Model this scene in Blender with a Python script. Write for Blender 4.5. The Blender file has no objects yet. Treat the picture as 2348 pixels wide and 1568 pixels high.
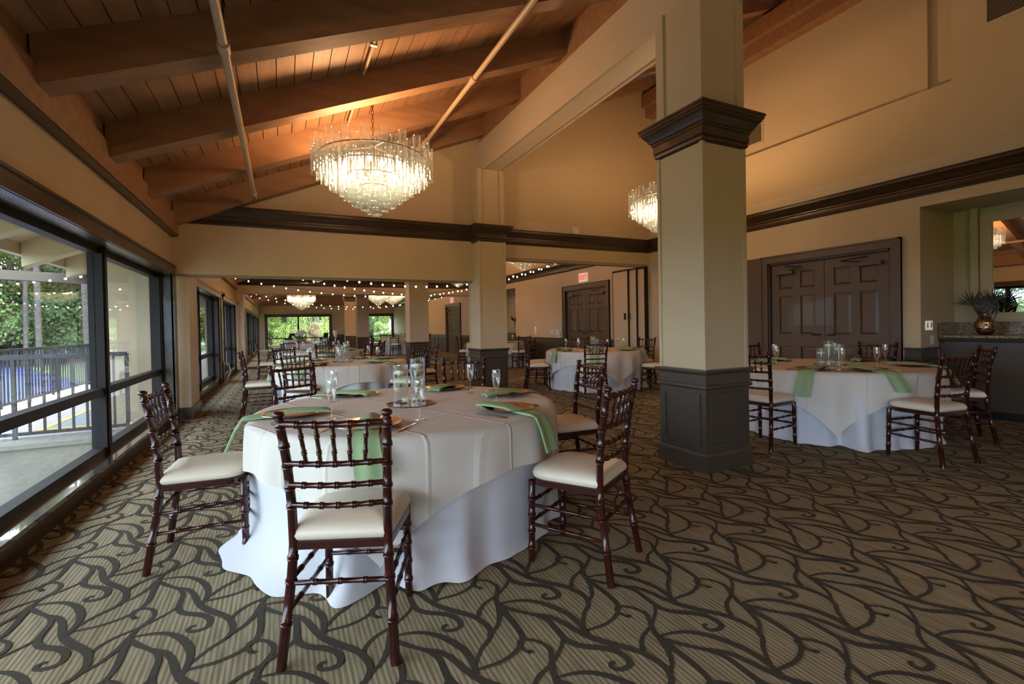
import bpy, math, random
from mathutils import Vector, Matrix
random.seed(7)
sc = bpy.context.scene
C = sc.collection
PI = math.pi
# ------------------------------------------------------------------ camera
F, YAW, PIT, ROL = 1080.4, .453424, -.01232, .019802
HC = 1.2
def cam_axes():
    cy, sy, cp, sp = math.cos(YAW), math.sin(YAW), math.cos(PIT), math.sin(PIT)
    f = Vector((sy*cp, cy*cp, sp)); r = Vector((cy, -sy, 0)); d = f.cross(r)
    c, s = math.cos(ROL), math.sin(ROL)
    return c*r + s*d, -s*r + c*d, f
cr, cd, cf = cam_axes()
cam_d = bpy.data.cameras.new('camera'); cam = bpy.data.objects.new('camera', cam_d); C.objects.link(cam)
m = Matrix.Identity(4)
for i in range(3):
    m[i][0], m[i][1], m[i][2] = cr[i], -cd[i], -cf[i]
m[2][3] = HC
cam.matrix_world = m
cam_d.sensor_width = 36; cam_d.lens = F/2348*36; cam_d.shift_y = -24.52/2348; cam_d.clip_start = .05; cam_d.clip_end = 400
sc.camera = cam
# ------------------------------------------------------------------ sky, sun, exposure
w = bpy.data.worlds.new('sky'); sc.world = w; w.use_nodes = True
nt = w.node_tree; nt.nodes.clear()
def N(nt, t, **k):
    n = nt.nodes.new(t)
    for a, b in k.items():
        if a in n.inputs: n.inputs[a].default_value = b
        else: setattr(n, a, b)
    return n
tc = N(nt, 'ShaderNodeTexCoord'); nz = N(nt, 'ShaderNodeTexNoise', Scale=2.6, Detail=6.0, Roughness=.6)
rp = N(nt, 'ShaderNodeValToRGB')
rp.color_ramp.elements[0].position = .40; rp.color_ramp.elements[0].color = (.42, .62, .95, 1)
rp.color_ramp.elements[1].position = .58; rp.color_ramp.elements[1].color = (.89, .94, 1, 1)
bg = N(nt, 'ShaderNodeBackground', Strength=8.8); wo = N(nt, 'ShaderNodeOutputWorld')
for a, b in ((tc.outputs['Generated'], nz.inputs['Vector']), (nz.outputs['Fac'], rp.inputs['Fac']), (rp.outputs['Color'], bg.inputs['Color']), (bg.outputs['Background'], wo.inputs['Surface'])):
    nt.links.new(a, b)
sl = bpy.data.lights.new('sun', 'SUN'); sl.energy = 6.0; sl.angle = .25; sl.color = (1, .96, .88)
so = bpy.data.objects.new('sun', sl); C.objects.link(so); so.rotation_euler = (math.radians(28), 0, math.radians(35))
vs = sc.view_settings; vs.view_transform = 'Standard'; vs.look = 'None'; vs.gamma = 1; vs.exposure = 0.38
try: vs.use_curve_mapping = False
except Exception: pass
sc.cycles.transparent_max_bounces = 40; sc.cycles.max_bounces = 7; sc.cycles.adaptive_threshold = .035; sc.cycles.diffuse_bounces = 3; sc.cycles.glossy_bounces = 4
sc.cycles.use_denoising = True; sc.cycles.sample_clamp_indirect = 6; sc.cycles.caustics_reflective = False; sc.cycles.caustics_refractive = False
CHANDELIER_W = 118.0; FAR_CHANDELIER_W = 185.0
LAMP_COL = (1.0, .57, .27)
# ------------------------------------------------------------------ materials
MATS = {}
def mat(name, col, rough=.6, metal=0.0, bump=None, var=None, coat=0.0, spec=.5, emit=None, est=0.0):
    """bump=(scale,strength[,distance]); var=(scale, second colour) mixes a noise colour in"""
    m = bpy.data.materials.new(name); m.use_nodes = True; nt = m.node_tree; b = nt.nodes['Principled BSDF']
    b.inputs['Base Color'].default_value = (*col, 1); b.inputs['Roughness'].default_value = rough; b.inputs['Metallic'].default_value = metal
    b.inputs['Coat Weight'].default_value = coat; b.inputs['Specular IOR Level'].default_value = spec
    if emit: b.inputs['Emission Color'].default_value = (*emit, 1); b.inputs['Emission Strength'].default_value = est
    t = N(nt, 'ShaderNodeTexCoord')
    if var:
        n = N(nt, 'ShaderNodeTexNoise', Detail=5.0); sc_ = var[0]
        mp = N(nt, 'ShaderNodeMapping'); mp.inputs['Scale'].default_value = sc_ if isinstance(sc_, tuple) else (sc_,)*3
        n.inputs['Scale'].default_value = 1
        r = N(nt, 'ShaderNodeValToRGB'); r.color_ramp.elements[0].position = .35; r.color_ramp.elements[1].position = .7
        r.color_ramp.elements[0].color = (*col, 1); r.color_ramp.elements[1].color = (*var[1], 1)
        nt.links.new(t.outputs['Object'], mp.inputs['Vector']); nt.links.new(mp.outputs['Vector'], n.inputs['Vector'])
        nt.links.new(n.outputs['Fac'], r.inputs['Fac']); nt.links.new(r.outputs['Color'], b.inputs['Base Color'])
    if bump:
        n = N(nt, 'ShaderNodeTexNoise', Scale=bump[0], Detail=4.0); bp = N(nt, 'ShaderNodeBump', Strength=bump[1], Distance=bump[2] if len(bump) > 2 else .01)
        nt.links.new(t.outputs['Object'], n.inputs['Vector']); nt.links.new(n.outputs['Fac'], bp.inputs['Height']); nt.links.new(bp.outputs['Normal'], b.inputs['Normal'])
    MATS[name] = m
    return m
WALL = mat('cream_wall_paint', (.56, .445, .285), .55, bump=(60, .08), var=(1.3, (.53, .415, .26)))
GIRD = mat('cream_beam_paint', (.60, .495, .355), .6, bump=(40, .12), var=((2, .6, 2), (.52, .425, .305)))
TRIM = mat('dark_stained_trim', (.050, .030, .017), .33, bump=(90, .1), var=((3, 3, 40), (.035, .020, .011)), coat=.25)
DADO = mat('dark_wainscot_paint', (.062, .048, .034), .38, bump=(80, .12), coat=.2)
DOORM = mat('brown_door_paint', (.095, .063, .037), .45, bump=(70, .1), coat=.05)
WOOD = mat('tan_stained_timber', (.36, .195, .098), .6, bump=(30, .25), var=((2.2, 14, 14), (.27, .14, .07)))
PLANK = mat('tan_stained_ceiling_board', (.39, .21, .105), .6, bump=(30, .22), var=((12, 1.6, 12), (.28, .145, .07)))
PIPE = mat('cream_painted_pipe', (.55, .40, .26), .45)
CHAIR = mat('mahogany_lacquer', (.045, .0075, .0058), .24, var=(18, (.025, .005, .004)), coat=.25)
SEAT = mat('cream_vinyl', (.74, .66, .52), .38, bump=(140, .06))
IVORY = mat('ivory_tablecloth_linen', (.66, .615, .55), .75, bump=(500, .15, .002))
WHITEC = mat('white_tablecloth_linen', (.62, .625, .66), .75, bump=(500, .15, .002))
NAPK = mat('sage_green_napkin_cotton', (.29, .41, .21), .8, bump=(600, .2, .002))
COPPER = mat('copper_charger_metal', (.80, .46, .25), .22, 1.0)
SILVER = mat('polished_cutlery_steel', (.75, .75, .76), .16, 1.0)
BLACKG = mat('dark_mirror_glass', (.05, .045, .04), .03, 0.0, coat=1.0)
WAX = mat('white_candle_wax', (.88, .84, .76), .5)
BRASS = mat('hammered_brass', (.50, .34, .19), .25, 1.0)
LEAFD = mat('dark_palm_leaf', (.012, .022, .014), .45)
PETAL = mat('dusty_pink_petal', (.55, .28, .24), .7)
BLACKM = mat('black_metal', (.012, .012, .013), .4)
BRONZE = mat('dark_bronze_aluminium', (.020, .018, .017), .5, spec=.18)
WHITEP = mat('white_plastic', (.72, .70, .64), .4)
GREYP = mat('grey_vent_metal', (.36, .28, .19), .5)
CONC = mat('pale_concrete', (.22, .21, .17), .85, var=(3, (.16, .15, .125)), bump=(30, .3))
PINKC = mat('pinkish_paving', (.36, .30, .27), .85, var=(2.5, (.29, .245, .22)), bump=(40, .3))
YEL = mat('yellow_kerb_paint', (.55, .36, .07), .7)
GREYR = mat('grey_ramp_rubber', (.20, .21, .22), .8)
BLUEC = mat('blue_court_surface', (.06, .075, .34), .55)
GRASS = mat('lawn_green', (.10, .15, .03), .9, var=(.8, (.14, .19, .045)))
BARK = mat('grey_pine_bark', (.10, .085, .072), .9, var=(9, (.06, .050, .042)), bump=(12, .8, .05))
BEAMT = mat('shaded_porch_beam_paint', (.075, .062, .045), .7)  # eave paint darkened: shade put into the colour of the sunlit beam
SILLM = mat('glossy_dark_sill', (.05, .032, .022), .12, coat=1.0)
EAVE = mat('cream_eave_paint', (.50, .41, .28), .65)
LEATH = mat('black_leather', (.014, .013, .014), .3)
MIRR = mat('mirror_silver', (.9, .9, .88), .01, 1.0)
RED = mat('exit_red', (.8, .05, .04), .5, emit=(1, .06, .04), est=.9)
SIGNW = mat('sign_white', (.8, .78, .7), .5, emit=(1, .9, .75), est=.25)
BULB = mat('warm_festoon_bulb', (1, .9, .7), .4, emit=(1, .84, .6), est=7.0)
LAMPB = mat('chandelier_bulb', (1, .9, .7), .4, emit=(1, .88, .68), est=9.0)
WIRE = mat('dark_wire', (.03, .025, .02), .6)
CABLE = mat('white_cable', (.7, .7, .68), .5)
DANCE = mat('grey_dance_floor', (.22, .20, .19), .12, var=(3, (.17, .155, .145)))
VINE = mat('carpet_vine_pile', (.050, .040, .025), .95, bump=(500, .4, .004), var=(60, (.038, .030, .018)))
CHAINM = mat('antique_brass_chain', (.16, .085, .04), .4, 1.0)
LEAFS = {}
for k_, (a_, b_) in {'dark': ((.042, .080, .026), (.075, .125, .038)), 'mid': ((.095, .16, .042), (.15, .22, .06)), 'bright': ((.15, .21, .045), (.22, .28, .07)), 'lime': ((.22, .26, .05), (.30, .32, .09)), 'grey': ((.17, .125, .06), (.25, .185, .09))}.items():
    mm = mat(k_ + '_leaf', a_, .75, var=(.9, b_)); LEAFS[k_] = mm
def carpet():
    m = bpy.data.materials.new('striped_carpet_pile'); m.use_nodes = True; nt = m.node_tree; b = nt.nodes['Principled BSDF']
    b.inputs['Roughness'].default_value = .95; b.inputs['Specular IOR Level'].default_value = .1
    t = N(nt, 'ShaderNodeTexCoord'); mp = N(nt, 'ShaderNodeMapping'); mp.inputs['Scale'].default_value = (1, .05, 1)
    # irregular fine stripes running along the room
    n1 = N(nt, 'ShaderNodeTexNoise', Scale=95.0, Detail=2.0); wv = N(nt, 'ShaderNodeTexWave', Scale=16.5, Distortion=1.2)
    wv.inputs['Detail Scale'].default_value = 1.0
    n2 = N(nt, 'ShaderNodeTexNoise', Scale=420.0, Detail=2.0)
    r = N(nt, 'ShaderNodeValToRGB'); r.color_ramp.elements[0].position = .36; r.color_ramp.elements[1].position = .66
    r.color_ramp.elements[0].color = (.235, .188, .110, 1); r.color_ramp.elements[1].color = (.47, .395, .255, 1)
    mx = N(nt, 'ShaderNodeMath', operation='ADD'); mu = N(nt, 'ShaderNodeMath', operation='MULTIPLY'); mu.inputs[1].default_value = .28
    L = nt.links.new
    L(t.outputs['Object'], mp.inputs['Vector']); L(mp.outputs['Vector'], n1.inputs['Vector']); L(mp.outputs['Vector'], wv.inputs['Vector'])
    L(wv.outputs['Fac'], mu.inputs[0]); m2 = N(nt, 'ShaderNodeMath', operation='MULTIPLY'); m2.inputs[1].default_value = .74
    L(n1.outputs['Fac'], m2.inputs[0]); L(mu.outputs[0], mx.inputs[0]); L(m2.outputs[0], mx.inputs[1]); L(mx.outputs[0], r.inputs['Fac'])
    L(t.outputs['Object'], n2.inputs['Vector'])
    hs = N(nt, 'ShaderNodeMixRGB', blend_type='MULTIPLY'); hs.inputs['Fac'].default_value = .35
    L(r.outputs['Color'], hs.inputs['Color1']); L(n2.outputs['Fac'], hs.inputs['Color2']); L(hs.outputs['Color'], b.inputs['Base Color'])
    bp = N(nt, 'ShaderNodeBump', Strength=.5, Distance=.004); L(n2.outputs['Fac'], bp.inputs['Height']); L(bp.outputs['Normal'], b.inputs['Normal'])
    return m
CARPET = carpet()
def granite():
    m = mat('speckled_granite', (.25, .17, .08), .3, coat=.1); nt = m.node_tree; b = nt.nodes['Principled BSDF']
    t = N(nt, 'ShaderNodeTexCoord'); v = N(nt, 'ShaderNodeTexNoise', Scale=38.0, Detail=6.0, Roughness=.75); r = N(nt, 'ShaderNodeValToRGB')
    e = r.color_ramp.elements; e[0].position = .38; e[0].color = (.03, .022, .012, 1); e[1].position = .68; e[1].color = (.52, .42, .24, 1)
    x = r.color_ramp.elements.new(.52); x.color = (.24, .155, .06, 1)
    nt.links.new(t.outputs['Object'], v.inputs['Vector']); nt.links.new(v.outputs['Fac'], r.inputs['Fac']); nt.links.new(r.outputs['Color'], b.inputs['Base Color'])
    return m
GRAN = granite()
def clear(name, tint, gloss_rough=.02, base=.03, fres=5.0, diffuse=0.0, dcol=(1, 1, 1), spec=(1, 1, 1), edge=0.0):
    """thin clear glass: lets light straight through, reflects by angle, optional frosted share"""
    m = bpy.data.materials.new(name); m.use_nodes = True; nt = m.node_tree; nt.nodes.clear()
    o = N(nt, 'ShaderNodeOutputMaterial'); tr = N(nt, 'ShaderNodeBsdfTransparent'); tr.inputs['Color'].default_value = (*tint, 1)
    gl = N(nt, 'ShaderNodeBsdfGlossy', Roughness=gloss_rough); gl.inputs['Color'].default_value = (*spec, 1)
    fr = N(nt, 'ShaderNodeLayerWeight', Blend=.5); pw_ = N(nt, 'ShaderNodeMath', operation='POWER'); pw_.inputs[1].default_value = fres
    ad = N(nt, 'ShaderNodeMath', operation='MULTIPLY_ADD'); ad.inputs[1].default_value = .9; ad.inputs[2].default_value = base; ad.use_clamp = True
    mx = N(nt, 'ShaderNodeMixShader'); L = nt.links.new
    L(fr.outputs['Facing'], pw_.inputs[0]); L(pw_.outputs[0], ad.inputs[0]); L(ad.outputs[0], mx.inputs[0]); L(tr.outputs[0], mx.inputs[1]); L(gl.outputs[0], mx.inputs[2])
    out = mx.outputs[0]
    if diffuse:
        df = N(nt, 'ShaderNodeBsdfTranslucent'); df.inputs['Color'].default_value = (*dcol, 1); d2 = N(nt, 'ShaderNodeBsdfDiffuse'); d2.inputs['Color'].default_value = (*dcol, 1)
        mm = N(nt, 'ShaderNodeMixShader'); mm.inputs[0].default_value = .5; L(df.outputs[0], mm.inputs[1]); L(d2.outputs[0], mm.inputs[2])
        m3 = N(nt, 'ShaderNodeMixShader'); e_ = N(nt, 'ShaderNodeMath', operation='MULTIPLY_ADD'); e_.inputs[1].default_value = edge; e_.inputs[2].default_value = diffuse; L(pw_.outputs[0], e_.inputs[0]); L(e_.outputs[0], m3.inputs[0]); L(out, m3.inputs[1]); L(mm.outputs[0], m3.inputs[2]); out = m3.outputs[0]
    L(out, o.inputs['Surface'])
    MATS[name] = m
    return m
PANE = clear('window_glass', (.96, .98, .97), .0, .02, 5.5)
STEMG = clear('clear_stemware', (.96, .96, .95), .03, .06, 1.8, .02, edge=.30)
VASEG = clear('clear_vase_glass', (.97, .98, .975), .02, .04, 2.2, .006, edge=.12)
WATER = clear('clear_water', (.95, .97, .96), .0, .02, 3.5, .02)
CRYST = clear('ribbed_crystal', (.985, .98, .97), .08, .06, 2.0, .02, (.62, .86, 1.0), (.82, .93, 1.0), edge=.16)
# ------------------------------------------------------------------ mesh helpers
class MB:
    def __init__(s): s.v = []; s.f = []
    def add(s, v, f):
        o = len(s.v); s.v += [tuple(p) for p in v]; s.f += [tuple(i+o for i in q) for q in f]; return s
    def box(s, x0, x1, y0, y1, z0, z1):
        return s.add([(x0, y0, z0), (x1, y0, z0), (x1, y1, z0), (x0, y1, z0), (x0, y0, z1), (x1, y0, z1), (x1, y1, z1), (x0, y1, z1)],
                     [(3, 2, 1, 0), (4, 5, 6, 7), (0, 1, 5, 4), (1, 2, 6, 5), (2, 3, 7, 6), (3, 0, 4, 7)])
    def hexa(s, b, t):                      # four bottom, four top corners
        return s.add(list(b)+list(t), [(3, 2, 1, 0), (4, 5, 6, 7), (0, 1, 5, 4), (1, 2, 6, 5), (2, 3, 7, 6), (3, 0, 4, 7)])
    def prism(s, prof, a, b, fr):           # closed profile (u,w) swept from a to b; fr maps (u,w)->offset
        n = len(prof); v = [Vector(a)+fr(*q) for q in prof]+[Vector(b)+fr(*q) for q in prof]
        return s.add(v, [tuple(range(n-1, -1, -1)), tuple(range(n, 2*n))]+[(i, (i+1) % n, n+(i+1) % n, n+i) for i in range(n)])
    def tube(s, pts, rad, seg=8, cap=True):
        pts = [Vector(p) for p in pts]; n = len(pts)
        if not isinstance(rad, (list, tuple)): rad = [rad]*n
        v = []; up = None
        for i, p in enumerate(pts):
            t = (pts[min(i+1, n-1)]-pts[max(i-1, 0)]).normalized()
            if up is None: up = Vector((0, 0, 1)) if abs(t.z) < .9 else Vector((1, 0, 0))
            a = t.cross(up).normalized(); b = a.cross(t).normalized(); up = b
            for k in range(seg):
                q = 2*PI*k/seg; v.append(p+rad[i]*(math.cos(q)*a+math.sin(q)*b))
        f = [(i*seg+k, i*seg+(k+1) % seg, (i+1)*seg+(k+1) % seg, (i+1)*seg+k) for i in range(n-1) for k in range(seg)]
        if cap: f += [tuple(range(seg-1, -1, -1)), tuple(range((n-1)*seg, n*seg))]
        return s.add(v, f)
    def lathe(s, prof, c=(0, 0, 0), seg=16, closed=False):
        v = [(c[0]+r*math.cos(2*PI*k/seg), c[1]+r*math.sin(2*PI*k/seg), c[2]+z) for r, z in prof for k in range(seg)]
        n = len(prof)
        f = [(i*seg+k, i*seg+(k+1) % seg, (i+1)*seg+(k+1) % seg, (i+1)*seg+k) for i in range(n-1) for k in range(seg)]
        if prof[0][0] > 1e-6 and closed: f.append(tuple(range(seg-1, -1, -1)))
        if prof[-1][0] > 1e-6 and closed: f.append(tuple(range((n-1)*seg, n*seg)))
        return s.add(v, f)
    def square(s, prof, cx, cy, inner=None):  # four-sided mouldings: prof (half, z)
        v = []; n = len(prof)
        for h, z in prof: v += [(cx-h, cy-h, z), (cx+h, cy-h, z), (cx+h, cy+h, z), (cx-h, cy+h, z)]
        f = [(i*4+k, i*4+(k+1) % 4, i*4+4+(k+1) % 4, i*4+4+k) for i in range(n-1) for k in range(4)]+[(3, 2, 1, 0), tuple(range(4*n-4, 4*n))]
        return s.add(v, f)
    def grid(s, rows, loop=False):
        n = len(rows); k = len(rows[0]); v = [p for r in rows for p in r]; kk = k if loop else k-1
        return s.add(v, [(i*k+j, i*k+(j+1) % k, (i+1)*k+(j+1) % k, (i+1)*k+j) for i in range(n-1) for j in range(kk)])
    def mesh(s, name, m=None, smooth=False, o=(0, 0, 0)):
        me = bpy.data.meshes.new(name); me.from_pydata([(x-o[0], y-o[1], z-o[2]) for x, y, z in s.v], [], s.f); me.update()
        if m: me.materials.append(m)
        if smooth:
            me.polygons.foreach_set('use_smooth', [True]*len(me.polygons))
            try: me.set_sharp_from_angle(angle=math.radians(smooth if smooth > 1 else 40))
            except Exception: pass
        return me
def link(name, data, parent=None, loc=None, rz=None):
    o = bpy.data.objects.new(name, data); C.objects.link(o)
    if parent: o.parent = parent
    if loc: o.location = loc
    if rz is not None: o.rotation_euler = (0, 0, rz)
    return o
def part(name, mb, m, parent, smooth=False, label=None, o=(0, 0, 0)):
    ob = link(name, mb.mesh(name, m, smooth, o), parent)
    if label: ob['label'] = label
    return ob
def tag(o, label, cat, group=None, kind=None):
    o['label'] = label; o['category'] = cat
    if group: o['group'] = group
    if kind: o['kind'] = kind
    return o
def thing(name, label, cat, loc=(0, 0, 0), rz=0, group=None):
    return tag(link(name, None, None, loc, rz), label, cat, group)
def struct(name, mb=None, m=None, label=None, smooth=False, loc=None):
    o = link(name, mb.mesh(name, m, smooth) if mb else None, None, loc); o['kind'] = 'structure'
    if label: o['label'] = label
    return o
def copy_tree(o, parent=None):
    c = o.copy(); C.objects.link(c); c.parent = parent
    for ch in list(o.children): copy_tree(ch, c)
    return c
# ================================================================== the room
XL, XR, Y0, Y1 = -1.30, 6.95, -8.0, 33.0
def ROOF(x): return 2.90+.42*(x+1.22)
# ---- floor with striped carpet and the woven vine
fl = MB().box(-1.55, 8.0, Y0-.3, Y1+.3, -.12, 0); floor = struct('floor', fl, CARPET, 'olive and brown striped carpet with dark scrolling vines')
VC = dict(
 A=[(.002,-.007),(.037,-.065),(.078,-.105),(.115,-.152),(.133,-.201),(.133,-.264),(.134,-.317),(.15,-.361),(.182,-.393),(.223,-.421),(.26,-.46),(.274,-.505),(.265,-.538),(.236,-.546),(.206,-.536),(.2,-.515),(.212,-.502),(.224,-.507)],
 B=[(.002,-.007),(.079,-.108),(.12,-.143),(.149,-.17),(.177,-.224),(.197,-.289),(.221,-.349),(.242,-.382),(.276,-.428),(.313,-.471),(.343,-.517),(.359,-.574),(.359,-.619),(.338,-.661),(.297,-.692),(.261,-.734),(.23,-.779)],
 C=[(.003,.004),(.066,-.005),(.129,-.035),(.185,-.098),(.222,-.176),(.235,-.237),(.233,-.289),(.226,-.333)],
 D=[(-.218,-.316),(-.181,-.317),(-.128,-.317),(-.061,-.294),(-.01,-.243),(.003,-.164),(0,-.076),(.001,-.01)],
 E=[(.001,.005),(-.021,-.059),(-.056,-.121),(-.091,-.151),(-.119,-.183)],
 F=[(-.104,-.512),(-.091,-.482),(-.053,-.444),(-.009,-.423),(.029,-.404),(.086,-.361),(.117,-.329),(.132,-.299)],
 G=[(-.002,-.471),(.015,-.42),(.034,-.388),(.051,-.353),(.05,-.317),(.031,-.279),(-.004,-.252),(-.03,-.256),(-.036,-.287),(-.019,-.324),(-.009,-.316)])
VW = dict(A=(.012,.026,.012), B=(.014,.028,.011), C=(.009,.026,.016), D=(.012,.016,.026), E=(.024,.014,.010), F=(.016,.012,.011), G=(.018,.014,.015))
def spline(pts, n=3):
    out = []
    for i in range(len(pts)-1):
        p = [Vector((*pts[max(0, min(len(pts)-1, i+k))], 0)) for k in (-1, 0, 1, 2)]
        for j in range(n):
            t = j/n; out.append(.5*((2*p[1])+(-p[0]+p[2])*t+(2*p[0]-5*p[1]+4*p[2]-p[3])*t*t+(-p[0]+3*p[1]-3*p[2]+p[3])*t**3))
    return out+[Vector((*pts[-1], 0))]
cell = MB()
for k, pts in VC.items():
    sp = spline(pts); n = len(sp); a, b, c = VW[k]; v = []
    for i, p in enumerate(sp):
        t = (sp[min(i+1, n-1)]-sp[max(i-1, 0)]).normalized(); q = Vector((-t.y, t.x, 0)); u = i/(n-1)
        wd = .57*((a+(b-a)*u*2) if u < .5 else (b+(c-b)*(u-.5)*2))
        p = Vector((p.x, p.y, .00012*'ABCDEFG'.index(k))); v += [p+q*wd, p-q*wd]
    cell.add(v, [(2*i, 2*i+1, 2*i+3, 2*i+2) for i in range(n-1)])
vine = MB(); PX, PY = .458, .477
for i in range(-3, 19):
    for j in range(-9, 33):
        ox, oy = -.569+PX*i, 2.796+PY*j
        if ox < XL-.3 or ox > 7.6 or oy > 18 or oy < -1.2: continue
        if j > 14 and (i+j) % 1: continue
        z = .0012+.0009*((i+2*j) % 3)
        vine.add([(x+ox, y+oy, z+dz) for x, y, dz in cell.v], cell.f)
vn = part('carpet_vine_pattern', vine, VINE, floor); vn['kind'] = 'stuff'
# ---- left wall and its windows
wl = MB().box(-1.58, XL, Y0, Y1, 2.02, 2.95).box(-1.58, -1.34, Y0, Y1, -.3, .02)
wl.box(-1.58, -1.14, 7.72, 8.42, 0, 1.99).box(-1.58, XL, 12.70, 13.0, 0, 2.03).box(-1.58, -1.06, 16.75, 17.55, 0, 2.4)
for y in (21.0, 25.0, 29.0): wl.box(-1.58, XL, y-.15, y+.15, 0, 2.03)
wall_left = struct('wall_left', wl, WALL, 'cream painted wall over the long row of windows')
bb = MB().box(-1.34, -1.115, 7.70, 8.44, 0, .17)
part('pier_base', bb, DADO, wall_left)
WIN_N = [0]
def window(y0, y1, mull, label, x=-1.47, z0=.145, z1=1.957, tr=.69, far=False):
    """framed window in a wall that runs along the room"""
    WIN_N[0] += 1; w = struct('window_%d' % WIN_N[0], None, None, label)
    fw = .055
    part('head_rail', MB().box(x-.04, x+.04, y0, y1, z1-fw, z1), BRONZE, w); part('bottom_rail', MB().box(x-.04, x+.05, y0, y1, z0, z0+fw), BRONZE, w)
    ms = [y0]+list(mull)+[y1]
    for i, y in enumerate(ms):
        h = .05 if 0 < i < len(ms)-1 else .035
        yc = y+(h if i == 0 else -h if i == len(ms)-1 else 0)
        part('mullion', MB().box(x-.045, x+.06, yc-h, yc+h, z0, z1).box(x+.06, x+.075, yc-h*.5, yc+h*.5, z0, z1), BRONZE, w)
    for a, b in zip(ms[:-1], ms[1:]):
        part('transom', MB().box(x-.035, x+.05, a+.06, b-.06, tr-.035, tr+.035), BRONZE, w)
        part('pane', MB().box(x-.004, x+.004, a+.05, b-.05, tr+.03, z1-.05), PANE, w)
        part('pane', MB().box(x-.004, x+.004, a+.05, b-.05, z0+.05, tr-.03), PANE, w)
    # stained casing, reveal and stool
    part('casing', MB().box(XL, XL+.035, y0-.16, y1+.16, z1+.004, z1+.125).box(XL, XL+.05, y0-.16, y1+.16, z1+.105, z1+.125), TRIM, w)
    part('reveal', MB().box(x-.03, XL+.02, y0, y1, z1, z1+.02), TRIM, w)
    for a, b, c, d in ((y0-.16, y0-.0, y0-.02, y0), (y1, y1+.16, y1, y1+.02)):
        part('casing', MB().box(XL, XL+.035, a, b, 0, z1+.004), TRIM, w); part('reveal', MB().box(x-.03, XL+.02, c, d, z0, z1), TRIM, w)
    part('sill', MB().box(x-.03, XL+.01, y0, y1, z0-.03, z0), SILLM, w); part('sill_apron', MB().box(-1.345, XL, y0, y1, 0, z0-.03), TRIM, w)
    return w
window(-7.6, 7.50, (-6.9, -4.45, -2.0, .45, 2.90, 5.35), 'long bronze framed window beside the nearest table')
w2 = window(8.70, 12.50, (10.6,), 'second window along the wall past the cream pier')
w3 = window(13.15, 16.55, (14.9,), 'third window along the wall before the far partition pier')
for k, (a, b) in enumerate(((17.75, 20.7), (21.3, 24.7), (25.3, 28.7), (29.3, 32.6))): window(a, b, ((a+b)/2,), ('fourth', 'fifth', 'sixth', 'seventh')[k]+' window along the left wall in the far bay')
for a, b, n in ((8.6, 12.62, 'next to the cream pier'), (13.05, 16.7, 'next to the far partition pier')):
    v = thing('roller_blind', 'rolled up pale blind over the window '+n, 'blind', (XL+.06, a, 2.06))
    part('roller_tube', MB().tube([(0, 0, .0), (0, b-a, .0)], .028, 8), EAVE, v, True); part('blind_fabric', MB().box(-.012, .004, .02, b-a-.02, -.10, -.01), EAVE, v)
    part('bracket', MB().box(-.06, .035, -.012, 0, -.04, .04), BLACKM, v); part('bracket', MB().box(-.06, .035, b-a, b-a+.012, -.04, .04), BLACKM, v)
# ---- right wall: openings for the doors and the two niches
def wall_along(x0, x1, ya, yb, za, zb, holes):
    mb = MB(); ys = sorted({ya, yb, *[h[0] for h in holes], *[h[1] for h in holes]})
    for a, b in zip(ys[:-1], ys[1:]):
        hs = [h for h in holes if h[0] <= a and h[1] >= b]
        if not hs: mb.box(x0, x1, a, b, za, zb); continue
        h = hs[0]
        if h[2] > za: mb.box(x0, x1, a, b, za, h[2])
        if h[3] < zb: mb.box(x0, x1, a, b, h[3], zb)
    return mb
D1 = (3.26, 4.94, 0, 2.09); D2 = (9.08, 10.90, 0, 2.12); D3 = (19.4, 21.2, 0, 2.12)
holes = [(.55, 2.96, 0, 2.53), D1, D2, (13.95, 16.0, 0, 2.44), D3]
wr = wall_along(XR, XR+.14, Y0, Y1, 0, 3.09, holes)
wr.box(XR+.05, XR+.3, Y0, Y1, 3.09, 3.92).box(XR+.05, XR+.3, Y0, 2.67, 3.92, 6.5).box(XR+.25, XR+.4, 2.67, Y1, 3.92, 6.4)
wr.box(XR+.14, 8.0, 2.96, 3.06, 0, 2.6).box(XR+.14, 8.0, .45, .55, 0, 2.6).box(7.78, 7.95, .55, 2.96, 0, 2.6).box(XR+.14, 7.78, .55, 2.96, 2.53, 2.6)
wr.box(XR+.14, 8.0, 13.85, 13.95, 0, 2.5).box(XR+.14, 8.0, 16.0, 16.1, 0, 2.5).box(7.7, 7.85, 13.95, 16.0, 0, 2.5).box(XR+.14, 7.7, 13.95, 16.0, 2.44, 2.5)
wall_right = struct('wall_right', wr, WALL, 'tall cream wall with double doors and a counter niche')
part('recess_post', MB().box(XR+.19, XR+.25, 2.95, 3.12, 3.92, 6.2), WALL, wall_right)
part('recess_post', MB().box(XR+.19, XR+.25, 2.67, 2.72, 3.92, 6.2), WALL, wall_right)
part('niche_pilaster', MB().box(7.70, 7.78, 2.70, 2.77, 1.13, 2.53), WALL, wall_right)
part('frieze_board', MB().box(XR-.012, XR+.02, Y0, 7.66, 2.90, 3.09), GIRD, wall_right)
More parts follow.
